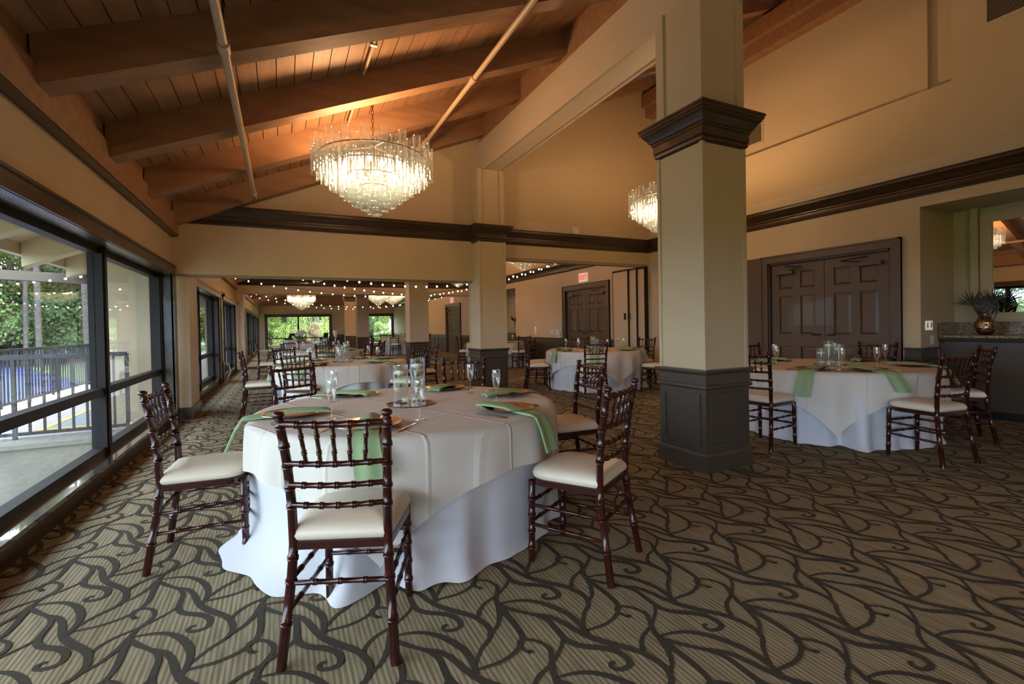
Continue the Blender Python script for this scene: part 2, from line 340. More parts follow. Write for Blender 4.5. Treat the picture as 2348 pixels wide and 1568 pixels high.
# ---- back, far and cross walls
struct('wall_back', MB().box(-1.55, 8.0, Y0-.2, Y0, 0, 6.6), WALL, 'cream wall behind the viewpoint')
wf = MB(); FX = [(-.86, 2.82), (4.55, 6.85)]
for a, b in ((-1.55, FX[0][0]), (FX[0][1], FX[1][0]), (FX[1][1], 7.4)): wf.box(a, b, Y1, Y1+.2, 0, 2.12)
for a, b in FX: wf.box(a, b, Y1, Y1+.2, 0, .14)
wf.box(-1.55, 7.4, Y1, Y1+.2, 2.12, 2.72)
wall_far = struct('wall_far', wf, WALL, 'cream end wall around the two far windows')
part('gable_boarding', MB().hexa([(-1.5, Y1+.02, 2.72), (7.4, Y1+.02, 2.72), (7.4, Y1+.2, 2.72), (-1.5, Y1+.2, 2.72)], [(-1.5, Y1+.02, ROOF(-1.5)), (7.4, Y1+.02, ROOF(7.4)), (7.4, Y1+.2, ROOF(7.4)), (-1.5, Y1+.2, ROOF(-1.5))]), WOOD, wall_far)
def window_far(x0, x1, mull, label):
    WIN_N[0] += 1; w = struct('window_%d' % WIN_N[0], None, None, label); y = Y1+.08
    for za, zb in ((2.02, 2.10), (.14, .20), (.64, .70)): part('transom', MB().box(x0, x1, y-.04, y+.04, za, zb), BRONZE, w)
    xs = [x0]+mull+[x1]
    for xx in xs: part('mullion', MB().box(xx-.045, xx+.045, y-.05, y+.05, .14, 2.1), BRONZE, w)
    for a, b in zip(xs[:-1], xs[1:]):
        part('pane', MB().box(a+.04, b-.04, y-.004, y+.004, .7, 2.02), PANE, w); part('pane', MB().box(a+.04, b-.04, y-.004, y+.004, .2, .64), PANE, w)
    part('casing', MB().box(x0-.12, x1+.12, Y1-.04, Y1, 2.08, 2.20).box(x0-.12, x0, Y1-.04, Y1, 0, 2.08).box(x1, x1+.12, Y1-.04, Y1, 0, 2.08), TRIM, w)
window_far(*FX[0], [.93], 'wide far window at the end of the window side')
window_far(*FX[1], [5.25], 'far window seen between the columns')
def gable(mb, x0, x1, y0, y1, z0):
    mb.hexa([(x0, y0, z0), (x1, y0, z0), (x1, y1, z0), (x0, y1, z0)], [(x0, y0, ROOF(x0)+.02), (x1, y0, ROOF(x1)+.02), (x1, y1, ROOF(x1)+.02), (x0, y1, ROOF(x0)+.02)])
hd = MB(); gable(hd, XL, 3.2, 7.62, 7.86, 1.98); hd.box(3.2, XR, 7.66, 7.86, 2.42, 3.10); gable(hd, 3.2, XR+.3, 7.73, 7.86, 3.10)
wall_cross = struct('wall_cross', hd, WALL, 'cream cross beam wall above the opening to the next bay')
part('frieze_board', MB().box(3.46, XR, 7.648, 7.68, 2.90, 3.10), GIRD, wall_cross)
part('partition_track', MB().box(XL, 3.0, 7.66, 7.82, 1.955, 1.98), GREYP, wall_cross); part('partition_track', MB().box(3.45, XR, 7.68, 7.84, 2.375, 2.42), GREYP, wall_cross)
hd2 = MB(); gable(hd2, XL, XR+.3, 16.85, 17.1, 2.37)
wall_cross_far = struct('wall_cross_far', hd2, WALL, 'second cream cross beam wall further down the hall')
part('partition_track', MB().box(XL, XR, 16.9, 17.05, 2.345, 2.37), GREYP, wall_cross_far)
# ---- crown mouldings (profile: out, up)
CROWN = [(0, 0), (.022, 0), (.03, .02), (.022, .035), (.022, .085), (.034, .10), (.034, .115), (.05, .125), (.07, .15), (.105, .195), (.125, .205), (.125, .235), (.14, .24), (.14, .25), (0, .25)]
def crown(name, a, b, out, label):
    return struct(name, MB().prism(CROWN, a, b, lambda u, w_: Vector(out)*u+Vector((0, 0, w_))), TRIM, label, smooth=35)
crown('trim_1', (XL, 7.62, 2.66), (2.98, 7.62, 2.66), (0, -1, 0), 'dark crown moulding on the cross beam over the window side')
crown('trim_2', (3.46, 7.66, 2.66), (XR, 7.66, 2.66), (0, -1, 0), 'dark crown moulding on the cross beam beside the wall alarm')
crown('trim_3', (XR, 7.66, 2.66), (XR, Y0, 2.66), (-1, 0, 0), 'long dark crown moulding above the double doors')
crown('trim_4', (XR, 16.85, 2.62), (XR, 7.86, 2.62), (-1, 0, 0), 'dark crown moulding above the exit doors')
crown('trim_5', (XL, 16.85, 2.62), (XR, 16.85, 2.62), (0, -1, 0), 'dark crown moulding on the second cross beam')
crown('trim_6', (XR, Y1, 2.62), (XR, 17.1, 2.62), (-1, 0, 0), 'dark crown moulding in the far bay')
def dado(name, a, b, out, label, h=.83):
    """dark wainscot run with cap rail, base and framed panels"""
    a, b, o = Vector(a), Vector(b), Vector(out); d = (b-a); L = d.length; d.normalize(); fr = lambda u, w_: o*u+Vector((0, 0, w_))
    t = struct(name, MB().prism([(0, 0), (.015, 0), (.015, h), (0, h)], a, b, fr), DADO, label)
    part('cap_rail', MB().prism([(.015, h-.03), (.045, h-.02), (.045, h), (0, h)], a, b, fr).prism([(.015, h-.16), (.032, h-.15), (.032, h-.135), (.015, h-.125)], a, b, fr), DADO, t)
    part('base_board', MB().prism([(.015, 0), (.03, 0), (.03, .14), (.022, .155), (.015, .155)], a, b, fr), DADO, t)
    n = max(1, round(L/.6)); wseg = L/n
    for i in range(n):
        p0, p1 = a+d*(i*wseg+.06), a+d*((i+1)*wseg-.06); mb = MB(); q = [(.015, 0), (.028, .005), (.028, .018), (.015, .025)]
        if wseg < .2: continue
        mb.prism(q, p0+Vector((0, 0, .2)), p1+Vector((0, 0, .2)), fr).prism(q, p0+Vector((0, 0, h-.215)), p1+Vector((0, 0, h-.215)), fr)
        for p in (p0, p1-d*.025): mb.prism([(.015, .2), (.028, .2), (.028, h-.19), (.015, h-.19)], p, p+d*.025, fr)
        part('panel_moulding', mb, DADO, t)
    return t
dado('baseboard_right', (XR, 3.12, 0), (XR, 2.96, 0), (-1, 0, 0), 'short dark wainscot between doors and niche')
dado('baseboard_niche', (XR-.03, 2.96, 0), (7.32, 2.96, 0), (0, -1, 0), 'dark wainscot on the niche side wall')
dado('baseboard_exit', (XR, 13.95, 0), (XR, 11.06, 0), (-1, 0, 0), 'dark wainscot left of the exit doors')
dado('baseboard_exit_side', (XR, 8.94, 0), (XR, 8.6, 0), (-1, 0, 0), 'dark wainscot right of the exit doors')
dado('baseboard_far', (XR, 19.25, 0), (XR, 17.1, 0), (-1, 0, 0), 'dark wainscot right of the far door'); dado('baseboard_end', (XR, Y1, 0), (XR, 21.35, 0), (-1, 0, 0), 'dark wainscot beyond the far door')
dado('baseboard_window_end', (4.4, Y1, 0), (2.95, Y1, 0), (0, -1, 0), 'dark wainscot between the two far windows')
# ---- columns
def column(cx, cy, label, top=3.84, simple=False):
    c = struct('column', None, None, label, loc=(cx, cy, 0)); h = .25
    part('plinth', MB().square([(.268, 0), (.268, .128), (.258, .15), (.24, .15)], 0, 0), DADO, c)
    part('wainscot', MB().square([(.250, .14), (.250, .78)], 0, 0), DADO, c)
    part('cap_rail', MB().square([(.25, .655), (.262, .66), (.272, .672), (.268, .69), (.258, .695), (.258, .775), (.272, .785), (.282, .80), (.282, .815), (.24, .818)], 0, 0), DADO, c)
    if not simple:
        for q in range(4):
            ca, sa = math.cos(q*PI/2), math.sin(q*PI/2); rot = lambda x, y: (x*ca-y*sa, x*sa+y*ca)
            mb = MB()
            for (x0, x1, z0, z1) in ((-.20, .20, .20, .222), (-.20, .20, .60, .622), (-.20, -.178, .222, .60), (.178, .20, .222, .60)):
                v = [(*rot(x, y), z) for z in (z0, z1) for x, y in ((x0, -.264), (x1, -.264), (x1, -.248), (x0, -.248))]
                mb.hexa(v[:4], v[4:])
            part('panel_moulding', mb, DADO, c)
    part('shaft', MB().box(-h+.012, h-.012, -h+.012, h-.012, .78, 2.70), WALL, c)
    for sx in (-1, 1):
        for sy in (-1, 1):
            x0, x1 = sorted((sx*h, sx*(h-.03))); y0, y1 = sorted((sy*h, sy*(h-.03)))
            part('corner_board', MB().box(x0, x1, y0, y1, .78, 2.68), WALL, c)
    part('capital', MB().square([(.245, 2.62), (.262, 2.635), (.266, 2.655), (.260, 2.665), (.270, 2.675), (.270, 2.735), (.280, 2.745), (.280, 2.757), (.292, 2.765), (.302, 2.785), (.322, 2.815), (.340, 2.833), (.340, 2.845), (.352, 2.85), (.352, 2.87), (.360, 2.875), (.360, 2.892), (.2, 2.895)], 0, 0), TRIM, c)
    part('upper_shaft', MB().box(-.225, .225, -.225, .225, 2.88, top), WALL, c)
    for sx in (-1, 1):
        for sy in (-1, 1):
            mb = MB(); a, b = .245, .16
            x0, x1 = sorted((sx*a, sx*b)); y0, y1 = sorted((sy*a, sy*.22)); mb.box(x0, x1, y0, y1, 2.88, top)
            x0, x1 = sorted((sx*a, sx*.22)); y0, y1 = sorted((sy*.22, sy*b)); mb.box(x0, x1, y0, y1, 2.88, top)
            part('upper_corner_board', mb, WALL, c)
    return c
column(3.24, 2.92, 'large cream column with dark panelled base, nearest of the row')
column(3.225, 7.57, 'second cream column joined to the cross beam')
column(3.21, 12.33, 'third cream column standing alone in the next bay', simple=True)
column(3.21, 21.77, 'fourth cream column in the far bay', simple=True)
column(3.21, 26.05, 'last cream column before the far windows', simple=True)
# ---- ceiling: girder, rafters, boards
ceiling = struct('ceiling', None, None, 'sloping tan timber ceiling on heavy rafters')
gd = part('girder', MB().box(3.09, 3.45, Y0, Y1, 3.84, 4.33), GIRD, ceiling, label='cream painted girder over the columns')
part('girder_edge_board', MB().box(3.083, 3.10, Y0, Y1, 3.825, 3.98), GIRD, ceiling); part('girder_edge_board', MB().box(3.44, 3.457, Y0, Y1, 3.825, 3.98), GIRD, ceiling)
mb = MB().hexa([(3.15, Y0, 4.33), (3.39, Y0, 4.33), (3.39, Y1, 4.33), (3.15, Y1, 4.33)], [(3.15, Y0, ROOF(3.15)), (3.39, Y0, ROOF(3.39)), (3.39, Y1, ROOF(3.39)), (3.15, Y1, ROOF(3.15))])
part('ridge_timber', mb, WOOD, ceiling)
def sloped(x0, x1, y0, y1, dz0, dz1):
    return MB().hexa([(x0, y0, ROOF(x0)+dz0), (x1, y0, ROOF(x1)+dz0), (x1, y1, ROOF(x1)+dz0), (x0, y1, ROOF(x0)+dz0)], [(x0, y0, ROOF(x0)+dz1), (x1, y0, ROOF(x1)+dz1), (x1, y1, ROOF(x1)+dz1), (x0, y1, ROOF(x0)+dz1)])
RY = [3.66-1.24*k for k in range(1, 10)][::-1]+[3.66, 4.91, 6.11, 7.49]
RYF = [8.75+1.24*k for k in range(19)]
ml = sloped(-1.24, 3.15, -.09, .09, -.285, .01).mesh('rafter', WOOD); mr = sloped(3.39, 7.3, -.09, .09, -.285, .01).mesh('rafter', WOOD); mo = sloped(-2.70, -1.56, -.09, .09, -.285, .01).mesh('rafter_tail', EAVE)
for y in RY+[q for q in RYF if abs(q-16.97) > .25]:
    link('rafter', ml, ceiling, (0, y, 0)); link('rafter', mr, ceiling, (0, y, 0))
eave = struct('roof_eave', None, None, 'cream painted roof overhang outside the windows')
for y in RY+RYF: link('rafter_tail', mo, eave, (0, y, 0))
part('eave_boarding', sloped(-2.75, -1.3, Y0, Y1, 0, .05), EAVE, eave); part('fascia', MB().box(-2.79, -2.71, Y0, Y1, ROOF(-2.75)-.12, ROOF(-2.75)+.06), EAVE, eave)
pw = .145; x = -1.30; k = 0
pm = {}
while x < 7.35:
    if not (3.15 < x < 3.30):
        o = link('ceiling_board', None or sloped(x+.0035, x+pw-.0035, Y0, 7.72, 0, .035).mesh('ceiling_board', PLANK), ceiling)
    x += pw
part('board_backing', sloped(-1.3, 7.4, Y0, 7.75, .02, .09), WIRE, ceiling)
fb = part('far_ceiling_boards', sloped(-1.3, 7.4, 7.75, Y1+.2, 0, .06), PLANK, ceiling)
part('ledger', MB().box(-1.30, -1.215, Y0, 7.62, 2.49, 2.735), WOOD, ceiling); part('ledger', MB().box(-1.30, -1.215, 7.86, Y1, 2.49, 2.735), WOOD, ceiling)
part('ledger_strip', MB().box(-1.30, -1.222, Y0, 7.62, 2.478, 2.491), TRIM, ceiling)
ys = RY+[7.62]
for a, b in zip(ys[:-1], ys[1:]):
    if b-a > .5: part('blocking', MB().box(-1.285, -1.25, a+.09, b-.09, 2.765, ROOF(-1.25)+.01), WOOD, ceiling)
part('wall_plate_beam', MB().box(7.0, 7.2, 2.67, Y1, 5.52, 5.86), WOOD, ceiling); part('wall_plate_beam', MB().box(6.9, 7.0, Y0, Y1, 5.72, 5.98), WOOD, ceiling)
struct('roof', sloped(-2.85, 8.6, Y0-.3, Y1+.4, .1, .16), WIRE, 'roof covering above the ceiling boards')
# ---- doors
def double_door(n, x, y0, y1, h, label, sides=True):
    """two raised-panel leaves in a stained casing, in a wall facing -x"""
    d = struct('door_%d' % n, None, None, label); cw = .115
    part('casing', MB().box(x-.03, x, y0-cw, y1+cw, h, h+cw).box(x-.045, x, y0-cw, y1+cw, h+cw-.022, h+cw), DOORM, d)
    for a, b, e in ((y0-cw, y0, y0-cw), (y1, y1+cw, y1+cw-.022)): part('casing', MB().box(x-.03, x, a, b, 0, h).box(x-.045, x, e, e+.022, 0, h+cw), DOORM, d)
    part('jamb', MB().box(x-.01, x+.13, y0, y0+.03, 0, h).box(x-.01, x+.13, y1-.03, y1, 0, h).box(x-.01, x+.13, y0, y1, h-.03, h), TRIM, d)
    ym = (y0+y1)/2
    for a, b, s in ((y0+.034, ym-.004, 1), (ym+.004, y1-.034, -1)):
        W = b-a; st = .125*W/.8; mid = .11*W/.8; pwid = (W-2*st-mid)/2; H = h-.035
        rows = [(.22, .80), (.98, 1.56), (1.67, 1.92)]; rows = [(p*H/2.05, q*H/2.05) for p, q in rows]
        lf = MB(); xf = x+.03
        lf.box(xf+.016, xf+.045, a, b, .01, H)
        for c, e in ((a, a+st), (b-st, b), (a+st+pwid, a+st+pwid+mid)): lf.box(xf, xf+.018, c, e, .01, H)
        zs = [.01]+[q for r in rows for q in r]+[H]
        for i in range(0, len(zs), 2):
            for c in (a+st, a+st+pwid+mid): lf.box(xf, xf+.018, c, c+pwid, zs[i], zs[i+1])
        leaf = part('leaf', lf, DOORM, d)
        for z0, z1 in rows:
            for c in (a+st, a+st+pwid+mid):
                e = .035; v = [(xf+.014, c+.004, z0+.004), (xf+.014, c+pwid-.004, z0+.004), (xf+.014, c+pwid-.004, z1-.004), (xf+.014, c+.004, z1-.004)]
                t = [(xf-.002, c+e, z0+e), (xf-.002, c+pwid-e, z0+e), (xf-.002, c+pwid-e, z1-e), (xf-.002, c+e, z1-e)]
                part('panel', MB().add(v+t, [(4, 7, 6, 5), (0, 4, 5, 1), (1, 5, 6, 2), (2, 6, 7, 3), (3, 7, 4, 0)]), DOORM, leaf)
        yc = b-.22 if s < 0 else a+.22
        cl = part('door_closer', MB().box(xf-.06, xf-.005, yc-.15, yc+.15, H-.155, H-.105), DOORM, leaf)
        part('closer_arm', MB().tube([(xf-.04, yc+.1*s, H-.10), (xf-.10, yc+.32*s, H-.065), (xf-.03, yc+.02*s, H-.035)], .009, 6), BLACKM, leaf)
        part('handle', MB().tube([(xf, ym-s*.06, .98), (xf-.05, ym-s*.06, .98), (xf-.05, ym-s*.06-.1*s, .98)], .011, 6), BRONZE, leaf)
    return d
d1 = double_door(1, XR, *D1[:2], D1[3], 'brown panelled double doors behind the table beside the big column')
part('side_panel', MB().box(XR-.02, XR, 5.06, 5.60, 0, 2.2), DOORM, d1)
d2 = double_door(2, XR, *D2[:2], D2[3], 'brown panelled double doors under the lit exit sign')
d3 = double_door(3, XR, *D3[:2], D3[3], 'dark double doors far back under a small exit sign')
for y, x, s in ((5.0, XR+.14, 0),): pass
part('outer_wall', MB().box(XR+.14, XR+.2, 3.0, 5.2, 0, 2.3).box(XR+.14, XR+.2, 8.9, 11.1, 0, 2.3).box(XR+.14, XR+.2, 19.2, 21.4, 0, 2.3), WIRE, wall_right)
# folded partition leaves parked beside the exit doors
fp = thing('folding_partition', 'cream folding wall panels parked right of the exit doors', 'partition', (XR-.10, 7.9, 0))
for a, b, xx in ((.24, .74, .03), (.0, .22, .0), (-.22, -.02, -.03)):
    pn = part('partition_panel', MB().box(-.03-xx, .05-xx, a, b, .02, 2.36), WALL, fp)
    part('panel_edge', MB().box(-.035-xx, .055-xx, a-.018, a, .02, 2.38).box(-.035-xx, .055-xx, b, b+.012, .02, 2.38).box(-.035-xx, -.03-xx, a, b, 2.34, 2.38), BRONZE, pn)
for y in (.30, .17): part('flush_pull', MB().box(-.07, -.062, y, y+.07, 1.28, 1.42), BRONZE, fp)
# ================================================================== chairs
def node_tube(pts, r, nodes, seg=8, ring=.0042, taper=None):
    """round bar along a polyline with small bamboo-like rings at the given fractions"""
    pts = [Vector(p) for p in pts]; seglen = [(b-a).length for a, b in zip(pts[:-1], pts[1:])]; tot = sum(seglen)
    def at(u):
        d = u*tot
        for i, l in enumerate(seglen):
            if d <= l or i == len(seglen)-1: return pts[i].lerp(pts[i+1], min(1, d/l))
            d -= l
    us = {0.0: 0, 1.0: 0}
    acc = 0
    for l in seglen[:-1]: acc += l; us[acc/tot] = 0
    for q in nodes:
        e = .006/tot
        for du, k in ((-1.6*e, 0), (-.9*e, 1), (-.25*e, .75), (0, 0), (.25*e, .75), (.9*e, 1), (1.6*e, 0)): us[min(1, max(0, q+du))] = k
    ks = sorted(us); rr = [(r if taper is None else r+(taper-r)*u)+ring*us[u] for u in ks]
    return MB().tube([at(u) for u in ks], rr, seg)
def rr_outline(w0, w1, d0, d1, n=6, c=.08):
    """rounded trapezoid outline, back width w0 at d0, front width w1 at d1"""
    corners = [(-w0/2, d0), (w0/2, d0), (w1/2, d1), (-w1/2, d1)]; out = []
    for i, p in enumerate(corners):
        p = Vector(p); a = Vector(corners[i-1]); b = Vector(corners[(i+1) % 4]); rad = c*(.35 if i < 2 else 1.25)
        s = p+(a-p).normalized()*rad; e = p+(b-p).normalized()*rad
        for k in range(n+1):
            t = k/n; out.append((1-t)**2*s+2*t*(1-t)*p+t*t*e)
    return out
def chair_proto():
    t = link('banquet_chair', None)
    post = {}
    for s in (-1, 1):
        pts = [(s*.200, -.245, 0), (s*.176, -.197, .30), (s*.170, -.185, .42), (s*.172, -.188, .56), (s*.178, -.205, .72), (s*.188, -.238, .885)]
        part('back_post', node_tube(pts, .0185, (.17, .33, .42, .63, .71, .80, .885, .97), taper=.0165), CHAIR, t, 50)
        f = MB().lathe([(.0, .0), (.011, .0), (.011, .006), (.019, .012), (.0205, .022), (.015, .030), (.0, .033)], (s*.1885, -.240, .882), 10); part('finial', f, CHAIR, t, 50)
        part('front_leg', node_tube([(s*.172, .182, .415), (s*.175, .19, 0)], .0185, (.22, .42, .62, .82), taper=.0165), CHAIR, t, 50)
    def back_at(z): return (.170+.018*max(0, (z-.42))/.465, -.185-.055*max(0, (z-.46)/.425)**1.35)
    def rail(z, r=.0115):
        xb, yb = back_at(z); pts = [(-xb+2*xb*i/6, yb-.014*(1-((i-3)/3)**2), z-.004*(1-((i-3)/3)**2)) for i in range(7)]
        return node_tube(pts, r, (.17, .335, .5, .665, .83), ring=.0035)
    for z in (.868, .722, .642, .566): part('back_rail', rail(z, .0125 if z > .8 else .0105), CHAIR, t, 50)
    for i in range(5):
        u = (i-2)/2; _, y0 = back_at(.868); _, y1 = back_at(.722); bow = .014*(1-(u*.66)**2)
        part('spindle', node_tube([(u*.118, y0-bow, .865), (u*.104, y1-bow, .722)], .0075, (.3, .72), 6, .003), CHAIR, t, 50)
    ol = rr_outline(.365, .405, -.195, .19); n = len(ol)
    ins = lambda k, z: [(p.x*k, (p.y-.005)*k+.005, z) for p in ol]
    mb = MB().grid([ins(.94, .395), ins(1, .40), ins(1, .428), ins(.97, .432)], True); mb.f += [tuple(range(n-1, -1, -1)), tuple(range(3*n, 4*n))]
    part('seat_frame', mb, CHAIR, t, 40)
    prof = [(.96, .430), (1.01, .440), (1.025, .453), (1.0, .469), (.93, .482), (.8, .491), (.5, .498), (.15, .500)]
    mb = MB().grid([ins(k, z) for k, z in prof], True); mb.f += [tuple(range((len(prof)-1)*n, len(prof)*n))]
    part('seat_cushion', mb, SEAT, t, 60, 'cream padded vinyl seat')
    bars = []
    for z in (.305, .205): bars.append(((-.173, .186, z), (.173, .186, z)))
    bars.append(((-.178, -.203, .285), (.178, -.203, .285)))
    for s in (-1, 1):
        for z in (.29, .19): bars.append(((s*.180, -.20-(.3-z)*.12, z), (s*.174, .186, z)))
    for a, b in bars: part('stretcher', node_tube([a, b], .0095, (.25, .5, .75), 7, .003), CHAIR, t, 50)
    return t
CH0 = chair_proto(); CH_USED = [False]
def chair(x, y, face, label, group):
    """x, y: middle between the back posts on the floor plan; face: direction looked at, degrees"""
    o = CH0
    if CH_USED[0]: o = copy_tree(CH0)
    CH_USED[0] = True
    a = math.radians(face); o.location = (x+.215*math.cos(a), y+.215*math.sin(a), 0); o.rotation_euler = (0, 0, a-PI/2)
    return tag(o, label, 'chair', group)
DIRS = ['far', 'far left', 'left', 'near left', 'near', 'near right', 'right', 'far right']
def side_word(ang): return DIRS[int(round(((ang-64) % 360)/45)) % 8]
# ================================================================== tables and cloths
ZT, RT = .70, .92
def fold(th, seed, n=9):
    r = random.Random(seed); s = 0
    for k in range(5):
        s += math.sin((n+k*4-5)*th+r.uniform(0, 6.28))*r.uniform(.5, 1)
    return s/2.4
def skirt_mesh(seed, flare=.05, pool=0.0):
    rows = []; K = 256
    for z, u in [(ZT-.004, -.3), (ZT-.004, 0)]+[(ZT-.012-(ZT-.016)*i/12, i/12) for i in range(13)]:
        row = []
        for k in range(K):
            th = 2*PI*k/K
            if u <= 0: rr = RT*(1+u*.5) if u < 0 else RT
            else:
                w_ = fold(th, seed, 13); w_ = w_*abs(w_)**.2; amp = .008+.058*u; rr = RT+flare*u+amp*w_*min(1, u*2.2)+.006+(.03*((u-.9)/.1)**2 if u > .9 else 0)
                if pool and u > .70: rr += pool*((u-.7)/.3)**1.6*max(0, math.cos(th-math.radians(200)))**2*(1+.5*fold(th, seed+5, 5))
            zz = z if u <= 0 else max(.004, z)
            if u > .97: zz = .004+.006*abs(fold(th, seed+2, 14))
            row.append((rr*math.cos(th), rr*math.sin(th), zz))
        rows.append(row)
    return MB().grid(rows, True)
def overlay_mesh(side, seed):
    """square cloth laid over the round top, its corners hanging lowest; corners at 45, 135 ... deg"""
    K = 224; h = side/2; mb = MB(); rows = []
    for u in [.02, .25, .5, .75, .9, .97, 1.0]: rows.append([(RT*u*math.cos(2*PI*k/K), RT*u*math.sin(2*PI*k/K), ZT+.004-(.003 if u == 1 else 0)) for k in range(K)])
    for i in range(1, 13):
        u = i/12; row = []
        for k in range(K):
            th = 2*PI*k/K; ext = h/max(abs(math.cos(th)), abs(math.sin(th)))
            ext = h+(ext-h)*.78-RT
            d = ext*u; q = min(1, d/.12)
            cornerness = max(0, (ext-.24)/.4)
            rr = RT+.012*math.sin(min(1, d/.05)*PI/2)+(.008+.032*min(1, d/.5))*fold(th, seed, 9)*q+.022*cornerness*q*math.cos(14*th+seed)
            rr += .004*q*u+.010
            row.append((rr*math.cos(th), rr*math.sin(th), max(.03, ZT+.002-d*.985)))
        rows.append(row)
    mb.grid(rows, True); mb.f.append(tuple(range(K)))
    return mb
LINEN_BUMPED = IVORY
_nt = IVORY.node_tree; _b = _nt.nodes['Principled BSDF']
def crease(m, sz=.42):
    """pressed fold lines left in the cloth"""
    nt = m.node_tree; b = nt.nodes['Principled BSDF']; t = N(nt, 'ShaderNodeTexCoord'); sp = N(nt, 'ShaderNodeSeparateXYZ'); nt.links.new(t.outputs['Object'], sp.inputs[0]); acc = None
    for ax in 'XY':
        md = N(nt, 'ShaderNodeMath', operation='PINGPONG'); md.inputs[1].default_value = sz/2
        ad = N(nt, 'ShaderNodeMath', operation='ADD'); ad.inputs[1].default_value = 10*sz+.07; nt.links.new(sp.outputs[ax], ad.inputs[0]); nt.links.new(ad.outputs[0], md.inputs[0])
        mr_ = N(nt, 'ShaderNodeMapRange'); mr_.inputs['From Min'].default_value = 0; mr_.inputs['From Max'].default_value = .012; mr_.inputs['To Min'].default_value = 1; mr_.inputs['To Max'].default_value = 0
        nt.links.new(md.outputs[0], mr_.inputs['Value'])
        if acc is None: acc = mr_.outputs[0]
        else:
            mxx = N(nt, 'ShaderNodeMath', operation='MAXIMUM'); nt.links.new(acc, mxx.inputs[0]); nt.links.new(mr_.outputs[0], mxx.inputs[1]); acc = mxx.outputs[0]
    bp = N(nt, 'ShaderNodeBump', Strength=.7, Distance=.006); old = b.inputs['Normal'].links[0].from_socket
    nt.links.new(acc, bp.inputs['Height']); nt.links.new(old, bp.inputs['Normal']); nt.links.new(bp.outputs['Normal'], b.inputs['Normal'])
crease(IVORY)
# ---- tableware prototypes (meshes shared by the copies)
def plate_mb():
    return MB().lathe([(0, .006), (.085, .006), (.10, .010), (.118, .018), (.150, .022), (.160, .0245), (.161, .0225), (.150, .0185), (.118, .013), (.098, .003), (0, .0)], seg=32)
ME_PLATE = plate_mb().mesh('charger_plate', COPPER, 50)
ME_FLUTE = {'bowl': MB().lathe([(.004, .085), (.010, .093), (.020, .115), (.0255, .15), (.0265, .185), (.0245, .212), (.0235, .212), (.0255, .185), (.0245, .15), (.019, .117), (.008, .096), (0, .091)], seg=16).mesh('bowl', STEMG, 60),
            'stem': MB().lathe([(.0, .0855), (.0042, .085), (.0034, .06), (.0034, .03), (.006, .012), (.0, .008)], seg=10).mesh('stem', STEMG, 60),
            'foot': MB().lathe([(0, .008), (.010, .006), (.030, .003), (.033, .0015), (.033, 0), (0, 0)], seg=18).mesh('foot', STEMG, 60),
            'rim': MB().lathe([(.0247, .2105), (.0252, .2125), (.0247, .2145), (.0240, .2125), (.0247, .2105)], seg=16).mesh('rim', STEMG, 60)}
def fork_mb():
    mb = MB(); mb.grid([[(-.010, -.10, .003), (.010, -.10, .003)], [(-.011, -.085, .004), (.011, -.085, .004)], [(-.005, -.02, .008), (.005, -.02, .008)], [(-.004, .03, .012), (.004, .03, .012)], [(-.011, .05, .009), (.011, .05, .009)], [(-.012, .065, .007), (.012, .065, .007)]])
    for k in range(4):
        x = -.0105+.007*k; mb.grid([[(x-.0016, .065, .007), (x+.0016, .065, .007)], [(x-.0014, .085, .007), (x+.0014, .085, .007)], [(x-.0008, .102, .011), (x+.0008, .102, .011)]])
    v = list(mb.v); n = len(v); mb.v += [(x, y, z-.002) for x, y, z in v]; mb.f += [tuple(i+n for i in reversed(q)) for q in list(mb.f)]
    return mb
ME_FORK = fork_mb().mesh('fork', SILVER)
ME_KNIFE = {'handle': MB().tube([(0, -.11, .004), (0, -.09, .005), (0, -.03, .005), (0, 0, .004)], [.005, .0065, .0055, .0045], 8).mesh('handle', SILVER, 60),
            'blade': MB().hexa([(-.006, 0, .001), (.006, 0, .001), (.009, .07, .001), (-.009, .07, .001)], [(-.006, 0, .003), (.006, 0, .003), (.009, .07, .003), (-.009, .07, .003)]).hexa([(-.009, .07, .001), (.009, .07, .001), (.002, .115, .001), (-.008, .10, .001)], [(-.009, .07, .003), (.009, .07, .003), (.002, .115, .003), (-.008, .10, .003)]).mesh('blade', SILVER)}
def napkin_mesh(hang, seed, skew):
    """folded napkin across the plate that drops over the table edge; +x is outward, x=0 at the table centre"""
    r = random.Random(seed); hw = .066; rows = []
    path = [(.50, .030), (.515, .040), (.56, .044), (.64, .045), (.72, .043), (.79, .030), (.85, .020), (RT-.005, .0165), (RT+.035, .002), (RT+.052, -.03)]
    nh = 6; path += [(RT+.058+.010*i, -.03-hang*i/nh) for i in range(1, nh+1)]
    ph = r.uniform(0, 6)
    for off in (0, -.011):
        for i, (x, z) in enumerate(path):
            row = []; u = i/len(path)
            for k in range(9):
                t = (k-4)/4; wv = .006*math.sin(t*4+ph)*(1 if i > 8 else .5); hwk = hw*(.72+.28*min(1, u*1.6))
                yy = t*hwk+skew*(x-.7)+skew*.5*max(0, -z-.02)
                if i > 7: row.append((x+off*.8+wv-(yy*yy)*.4, yy, ZT+.004+z))
                else: row.append((x, yy, ZT+.004+z+off+wv*.7-.010*abs(t)**2*(1 if i < 6 else .3)))
            rows.append(row)
    n = len(path); top, bot = rows[:n], rows[n:]
    mb = MB().grid(top); mb.grid([list(q) for q in bot][::-1])
    mb.grid([[a[0] for a in top], [a[0] for a in bot]]); mb.grid([[a[-1] for a in bot], [a[-1] for a in top]]); mb.grid([top[-1], bot[-1]]); mb.grid([bot[0], top[0]])
    return mb
